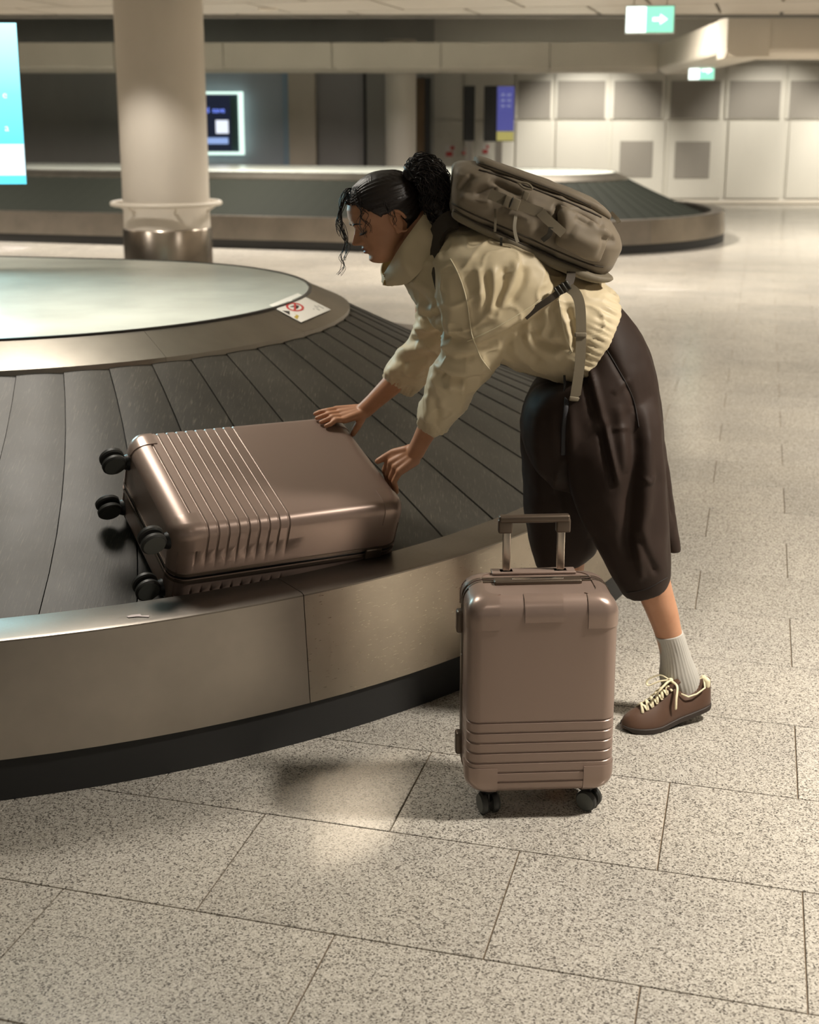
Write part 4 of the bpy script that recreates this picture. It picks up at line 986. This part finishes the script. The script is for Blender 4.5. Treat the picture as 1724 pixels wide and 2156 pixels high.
folds = [([(1262, 712), (1300, 775), (1330, 832), (1336, 870)], 7, -.006), ([(1236, 752), (1250, 810), (1262, 860), (1272, 900)], 8, .010), ([(1226, 770), (1240, 830), (1252, 880)], 8, -.012), ([(1270, 880), (1285, 950), (1302, 1020)], 6, .011), ([(1262, 890), (1276, 960), (1292, 1030)], 7, -.010), ([(1330, 860), (1338, 940), (1330, 1030), (1324, 1120), (1330, 1180)], 16, -.018),
         ([(1355, 850), (1362, 950), (1358, 1050), (1350, 1130), (1372, 1200)], 15, .013), ([(1380, 850), (1388, 950), (1396, 1050), (1404, 1140)], 10, .006), ([(1300, 850), (1310, 920), (1318, 1000)], 12, .008), ([(1342, 1120), (1362, 1170), (1385, 1212)], 8, -.009), ([(1330, 1130), (1345, 1180), (1352, 1225)], 9, .008),
         ([(1288, 905), (1310, 902), (1325, 900)], 5, .004), ([(1290, 830), (1308, 812), (1326, 800)], 7, .005), ([(1200, 850), (1205, 950), (1215, 1050), (1245, 1130)], 14, .010), ([(1180, 850), (1186, 930), (1190, 1010), (1200, 1100)], 12, -.010), ([(1140, 850), (1135, 950), (1140, 1060)], 16, .008), ([(1160, 1040), (1175, 1000), (1190, 960)], 8, .006), ([(1350, 1005), (1365, 1015), (1372, 1000)], 5, .005), ([(1395, 900), (1408, 1000), (1420, 1100)], 6, -.010)]
D = fold_disp(V, N, folds) + .0045 * vnoise(V * np.array([16, 16, 4]), 21) + .0018 * vnoise(V * 30, 22)
setv(sme, V + N * D[:, None]); sho = pchild(link('shorts', sme, M['shorts'], None, True))
sb = BVHTree.FromPolygons([Vector(v.co) for v in sme.vertices], [tuple(p.vertices) for p in sme.polygons])
def schild(o): o.parent = sho; return o
M['stitch'] = mat('dark_stitch', (.012, .008, .007), .7)
seam(sb, [(1262, 712), (1300, 775), (1332, 838), (1345, 900)], .0016, M['stitch'], 'side_seam', schild)
seam(sb, [(1318, 1248), (1360, 1240), (1404, 1216)], .0012, M['stitch'], 'hem_seam', schild)
P = [on_bvh(sb, x, y, .004) for x, y in ((1196, 806), (1194, 850), (1190, 900), (1187, 958))]; P = [p for p in P if p is not None]
if len(P) > 2: schild(MB().tube(catmull(P, 6), .006, 8, flat=(.25, 1), up=(0, -1, .2)).build('drawcord', mat('drawcord', (.03, .03, .035), .6), None, True))

# ---- socks and shoes
def sock(name, secs, lean=0):
    S = catmull(np.array([[*a, *b, Y, hd] for a, b, Y, hd in secs], float), 6); rings = []; n = 120; th = np.linspace(0, 2 * PI, n, endpoint=False)
    for i, s in enumerate(S):
        r = ring_px(s[0:2], s[2:4], s[4], s[5], n); c = r.mean(0); k = 1 + .016 * np.cos(th * 34)[:, None] * (1 if i > 3 else .3); rings.append(c + (r - c) * k)
    return pchild(MB().loft(rings).build(name, M['sock'], None, True))
sock('sock', [((1379, 1339), (1437, 1328), 3.26, .0375), ((1384, 1352), (1442, 1343), 3.262, .036), ((1389, 1375), (1449, 1366), 3.265, .034), ((1390, 1400), (1458, 1390), 3.268, .035), ((1388, 1420), (1467, 1412), 3.27, .037), ((1392, 1438), (1474, 1436), 3.272, .038), ((1400, 1456), (1476, 1458), 3.274, .036)])
def shoe(Mb, loc, bend, tag_):
    root = pchild(empty('shoe', loc, Mb)); root.matrix_parent_inverse = PINV
    BX = .165; tb = math.tan(bend)
    def rise(x): return max(0, (BX - x)) * tb
    xs = np.concatenate([[0, .004, .012], np.linspace(.025, .235, 22), [.245, .253, .259, .262]])
    hwid = lambda x: np.interp(x, [0, .004, .012, .03, .07, .11, .16, .195, .22, .24, .253, .262], [.008, .017, .025, .0305, .0335, .035, .0425, .046, .043, .034, .022, .006])
    top = lambda x: np.interp(x, [0, .01, .025, .045, .07, .09, .105, .12, .14, .165, .19, .215, .24, .255, .262], [.070, .078, .074, .058, .052, .060, .082, .092, .084, .070, .057, .047, .038, .028, .014])
    skew = lambda x: np.interp(x, [0, .1, .18, .262], [0, 0, .006, .004])
    rings = []; n = 40
    for x in xs:
        w, t = hwid(x), top(x); ring = []
        for a in np.linspace(0, 2 * PI, n, endpoint=False):
            c, s = math.cos(a), math.sin(a); y = w * math.copysign(abs(c) ** (.72), c); z = .010 + (t * (abs(s) ** .80) if s > 0 else -.004 * abs(s))
            y *= 1 - .45 * max(0, z / max(t, .01) - .35)
            ring.append((x, y + skew(x), z + rise(x)))
        rings.append(ring)
    up_ = MB().loft(rings).build('upper', M['shoe'], root, True)
    rings = []
    for x in xs:
        w = hwid(x) + .004; zt = .016 + rise(x); zb = rise(x) * 1.0 + (.012 * max(0, (x - .225) / .037) ** 2)
        rings.append([(x, -w + skew(x), zt), (x, -w * .96 + skew(x), zb), (x, w * .96 + skew(x), zb), (x, w + skew(x), zt)])
    bevel(MB().loft(rings).build('sole', M['sole'], root, True, 40), .002)
    # heel tab, side panels, tongue, laces
    MB().rbox((.015, 0, .070 + rise(0)), (.018, .036, .030), .008).build('heel_tab', M['lace'], root, True)
    MB().tube([(x, skew(x) * .5 + .031 * math.sin(v), z + rise(x)) for x, v, z in [(.02, 0, .086), (.03, 1.0, .072), (.055, 1.2, .064), (.08, 1.15, .064), (.10, .9, .078)]], .0024, 8).build('collar_binding', M['lace'], root, True)
    MB().tube([(x, skew(x) * .5 - .031 * math.sin(v), z + rise(x)) for x, v, z in [(.02, 0, .086), (.03, 1.0, .072), (.055, 1.2, .064), (.08, 1.15, .064), (.10, .9, .078)]], .0024, 8).build('collar_binding', M['lace'], root, True)
    MB().rbox((.118, skew(.118), .103 + rise(.118)), (.045, .034, .010), .004, np.array([[.88, 0, .47], [0, 1, 0], [-.47, 0, .88]])).build('tongue', M['shoe'], root, True)
    lace_n = 6
    for k in range(lace_n):
        x = .126 + .0145 * k; z = .014 + top(x) + rise(x); w = .020
        for s in (-1, 1):
            MB().tube([(x, s * w + skew(x), z - .010), (x + .004, s * w * .5 + skew(x), z - .001), (x + .009, -s * w * .2 + skew(x), z), (x + .014, -s * w + skew(x), z - .012 - .004)], .0042, 8, flat=(.5, 1), up=(0, 0, 1)).build('lace', M['lace'], root, True)
    xb = .120; zb = .016 + top(xb) + rise(xb) + .004
    for s in (-1, 1):
        MB().tube(catmull([(xb, s * .004, zb), (xb + .02, s * .022, zb + .010), (xb + .05, s * .034, zb - .006), (xb + .052, s * .026, zb - .018), (xb + .025, s * .014, zb - .004), (xb, s * .002, zb + .002)], 6), .0036, 8, flat=(.5, 1), up=(0, 0, 1)).build('lace_bow', M['lace'], root, True)
        MB().tube(catmull([(xb, s * .003, zb), (xb - .006, s * .026, zb - .006), (xb + .004, s * .043, zb - .034), (xb + .006, s * .047, zb - .062)], 6), [.0036] * 18 + [.0022], 8, flat=(.5, 1), up=(0, s, .2)).build('lace_end', M['lace'], root, True)
    MB().ball((xb, 0, zb + .002), (.007, .008, .006), n=14).build('lace_knot', M['lace'], root, True)
    return root
ya = math.radians(196.5); fx = np.array([math.cos(ya), math.sin(ya), 0])
heel = at_z(1484, 1502, 0.0); heel = np.array([heel[0] + .004, heel[1] - .02, 0])
shoe(np.stack([fx, np.cross([0, 0, 1], fx), [0, 0, 1]], 1), heel, math.radians(12), 'near')
yb = math.radians(203); fx2 = np.array([math.cos(yb), math.sin(yb), 0])
shoe(np.stack([fx2, np.cross([0, 0, 1], fx2), [0, 0, 1]], 1), np.array([.475, 3.445, 0]), 0.0, 'far')
pchild(MB().capsule(ankR + np.array([.005, .003, .06]), ankR + np.array([.0, 0, -.045]), .036, .037).build('sock', M['sock'], None, True))
# ================================================================ BACKPACK
M['pack'] = cloth('olive_pack', (.215, .175, .125), (.25, .205, .148), .6, .35, 500)
M['pack_dark'] = cloth('olive_pack_dark', (.055, .043, .030), (.07, .055, .04), .65)
M['webbing'] = cloth('olive_webbing', (.19, .16, .11), (.22, .185, .13), .6, .3, 300)
M['buckle'] = mat('buckle_plastic', (.045, .040, .030), .35)
pk = empty('travel_backpack', (1.0, 3.4, 1.2)); pk.location = at_y(1120, 540, 3.4).tolist(); KINV = Matrix.Translation(-pk.location)
tag(pk, 'olive grey travel backpack with buckled side straps on her back', 'backpack')
def kchild(o): o.parent = pk; o.matrix_parent_inverse = KINV; return o
b = MB()
loft_px(b, [((955, 352), (946, 424), 3.385, .10), ((966, 342), (950, 446), 3.385, .125), ((995, 342), (972, 462), 3.385, .138), ((1050, 356), (1022, 480), 3.385, .142), ((1120, 382), (1090, 508), 3.385, .145), ((1190, 410), (1160, 540), 3.385, .145), ((1245, 436), (1215, 564), 3.385, .14), ((1280, 462), (1248, 574), 3.385, .135), ((1293, 490), (1268, 566), 3.385, .12), ((1296, 508), (1282, 548), 3.385, .10)], 56, 4.2)
bm_ = remesh(b, .0048, 5, .5, 'main_body'); V, N = vn(bm_)
fo = [([(1036, 372), (1060, 392), (1100, 412)], 9, -.016), ([(1000, 412), (1030, 400), (1048, 398)], 7, -.014), ([(965, 400), (985, 380), (995, 368)], 6, -.010), ([(970, 410), (1000, 425), (1035, 428)], 8, .010), ([(985, 395), (1010, 385), (1035, 385)], 9, .010), ([(1172, 430), (1176, 455), (1172, 470)], 6, -.016), ([(1185, 440), (1192, 470), (1185, 500)], 13, .010), ([(1210, 455), (1240, 470), (1270, 480)], 9, -.010), ([(1200, 490), (1235, 510), (1265, 520)], 16, .009), ([(1240, 465), (1270, 485), (1285, 500)], 9, .010), ([(1262, 500), (1282, 505), (1290, 500)], 7, -.007), ([(1110, 430), (1140, 440), (1165, 445)], 9, .008), ([(1120, 470), (1150, 490), (1180, 510)], 12, -.005), ([(1060, 450), (1090, 460), (1130, 475)], 12, .006)]
setv(bm_, V + N * (fold_disp(V, N, fo) + .004 * (1 - np.abs(vnoise(V * 12, 36))) ** 5 + .003 * vnoise(V * 18, 31) + .0016 * vnoise(V * 40, 32))[:, None]); kchild(link('main_body', bm_, M['pack'], None, True))
kb = BVHTree.FromPolygons([Vector(v.co) for v in bm_.vertices], [tuple(p.vertices) for p in bm_.polygons])
# outer pocket slab on top
b = MB(); loft_px(b, [((1000, 329), (1000, 346), 3.385, .085), ((1012, 329), (1008, 352), 3.385, .105), ((1060, 346), (1052, 368), 3.385, .115), ((1130, 370), (1122, 394), 3.385, .12), ((1200, 396), (1192, 421), 3.385, .12), ((1248, 418), (1238, 442), 3.385, .115), ((1270, 436), (1262, 454), 3.385, .10), ((1280, 449), (1274, 460), 3.385, .085)], 48, 3.6)
fm = remesh(b, .0045, 5, .5, 'front_pocket'); V, N = vn(fm); setv(fm, V + N * (.002 * vnoise(V * 25, 33))[:, None]); kchild(link('front_pocket', fm, M['pack'], None, True))
fb = BVHTree.FromPolygons([Vector(v.co) for v in fm.vertices], [tuple(p.vertices) for p in fm.polygons])
# back panel strip against her jacket
b = MB(); loft_px(b, [((950, 424), (950, 440), 3.385, .11), ((956, 432), (952, 456), 3.385, .128), ((1012, 462), (1004, 484), 3.385, .138), ((1090, 498), (1080, 520), 3.385, .145), ((1170, 534), (1158, 558), 3.385, .145), ((1240, 562), (1228, 584), 3.385, .14), ((1270, 570), (1262, 586), 3.385, .125), ((1281, 572), (1276, 582), 3.385, .11)], 48, 4)
bp = remesh(b, .0045, 4, .5, 'back_panel'); kchild(link('back_panel', bp, M['pack_dark'] if False else M['webbing'], None, True))
pb = BVHTree.FromPolygons([Vector(v.co) for v in bp.vertices], [tuple(p.vertices) for p in bp.polygons])
for tree, pts, r in ((kb, [(952, 428), (985, 446), (1040, 470), (1110, 500), (1180, 532), (1240, 556), (1270, 562)], .0022), (pb, [(955, 444), (1010, 474), (1090, 510), (1170, 546), (1240, 572)], .002), (kb, [(1008, 358), (1055, 372), (1122, 398), (1192, 425), (1240, 446), (1265, 458)], .0024), (fb, [(1008, 343), (1058, 360), (1128, 386), (1196, 412), (1244, 434)], .0016)):
    seam(tree, pts, r, M['pack_dark'], 'zip', kchild)
# bulging side pocket
b = MB(); loft_px(b, [((1180, 432), (1168, 512), 3.245, .012), ((1192, 436), (1178, 520), 3.240, .022), ((1225, 452), (1205, 534), 3.238, .028), ((1260, 472), (1238, 548), 3.240, .026), ((1284, 492), (1262, 552), 3.248, .016)], 40, 3)
sm = remesh(b, .004, 5, .5, 'side_pocket'); V, N = vn(sm); setv(sm, V + N * (fold_disp(V, N, fo[6:12]) + .0025 * vnoise(V * 30, 35))[:, None]); kchild(link('side_pocket', sm, M['pack'], None, True))
def strap(pts, w, m, name, th=.0022, up=(0, -1, 0)):
    P = catmull([at_y(x, y, Y) for x, y, Y in pts], 8); return kchild(MB().tube(P, 1.0, 4, flat=(th / 2, w / 2), up=up).build(name, m, None, True, 40))
# compression strap with buckle, ladder-lock and hanging tail
strap([(1030, 408, 3.226), (1060, 420, 3.222), (1100, 434, 3.221), (1140, 448, 3.221)], .026, M['webbing'], 'compression_strap', .003)
strap([(1138, 446, 3.214), (1150, 460, 3.208), (1168, 476, 3.205), (1186, 492, 3.206)], .024, M['webbing'], 'strap_tail', .003)
def plate(x, y, Y, w, h, deg, m, name, d=.009):
    P = at_y(x, y, Y); a = math.radians(deg); Mx = np.array([[math.cos(a), 0, -math.sin(a)], [0, 1, 0], [math.sin(a), 0, math.cos(a)]]); return kchild(MB().rbox(P, (w, d, h), .003, Mx).build(name, m, None, True, 40))
plate(1068, 424, 3.216, .018, .030, -20, M['webbing'], 'buckle'); plate(1084, 430, 3.216, .022, .030, -20, M['webbing'], 'buckle'); plate(1076, 427, 3.214, .005, .026, -20, M['buckle'], 'buckle_slot')
plate(1106, 412, 3.222, .016, .022, -20, M['webbing'], 'buckle')
P = [at_y(x, y, 3.228) for x, y in ((1092, 384), (1112, 387), (1120, 398), (1104, 396), (1094, 388))]; kchild(MB().tube(catmull(P, 5, True), .003, 8, caps=False).build('ladder_lock', M['webbing'], None, True))
strap([(1042, 440, 3.232), (1043, 460, 3.226), (1042, 488, 3.226)], .006, M['webbing'], 'zip_pull', .003)
strap([(1086, 452, 3.228), (1083, 478, 3.222), (1086, 498, 3.222), (1090, 510, 3.224)], .008, mat('pale_cord', (.42, .38, .30), .6), 'zip_pull', .004)
strap([(1160, 478, 3.205), (1156, 494, 3.21), (1142, 506, 3.222)], .012, M['buckle'], 'strap_loop', .004)
strap([(1286, 448, 3.33), (1298, 460, 3.31), (1303, 468, 3.30)], .010, M['webbing'], 'tail_loop', .004)
strap([(1055, 500, 3.24), (1055, 520, 3.235), (1057, 540, 3.232)], .006, M['buckle'], 'zip_pull', .003)
# shoulder strap over the near shoulder and hip strap with adjuster and hanging end
strap([(960, 462, 3.33), (940, 468, 3.325), (924, 486, 3.325), (916, 512, 3.322), (920, 545, 3.30), (926, 575, 3.27), (932, 600, 3.25)], .05, M['pack_dark'], 'shoulder_strap', .012, up=(-.75, -.6, .1))
strap([(960, 455, 3.53), (935, 470, 3.53), (910, 505, 3.54), (905, 550, 3.55)], .05, M['pack_dark'], 'shoulder_strap', .012, up=(-.75, .3, .3))
strap([(1200, 560, 3.262), (1202, 580, 3.235), (1194, 602, 3.215), (1178, 612, 3.205)], .022, M['pack_dark'], 'adjuster_strap', .004)
strap([(1190, 605, 3.200), (1160, 628, 3.196), (1130, 648, 3.20), (1105, 668, 3.205)], .016, M['pack_dark'], 'adjuster_strap', .004)
for k in range(4): plate(1172 + k * 8, 614 - k * 5, 3.197, .006, .026, 35, M['buckle'], 'adjuster_bar', .012)
plate(1184, 606, 3.203, .040, .022, 30, M['buckle'], 'adjuster')
strap([(1198, 606, 3.200), (1212, 618, 3.194), (1221, 645, 3.190), (1223, 700, 3.186), (1221, 760, 3.184), (1214, 815, 3.184), (1209, 845, 3.186)], .0255, M['webbing'], 'hanging_strap', .003, up=(0, -1, .1))
plate(1209, 840, 3.184, .027, .012, -8, M['webbing'], 'strap_end_fold', .006); plate(1222, 705, 3.183, .030, .012, 0, M['webbing'], 'strap_keeper', .008)
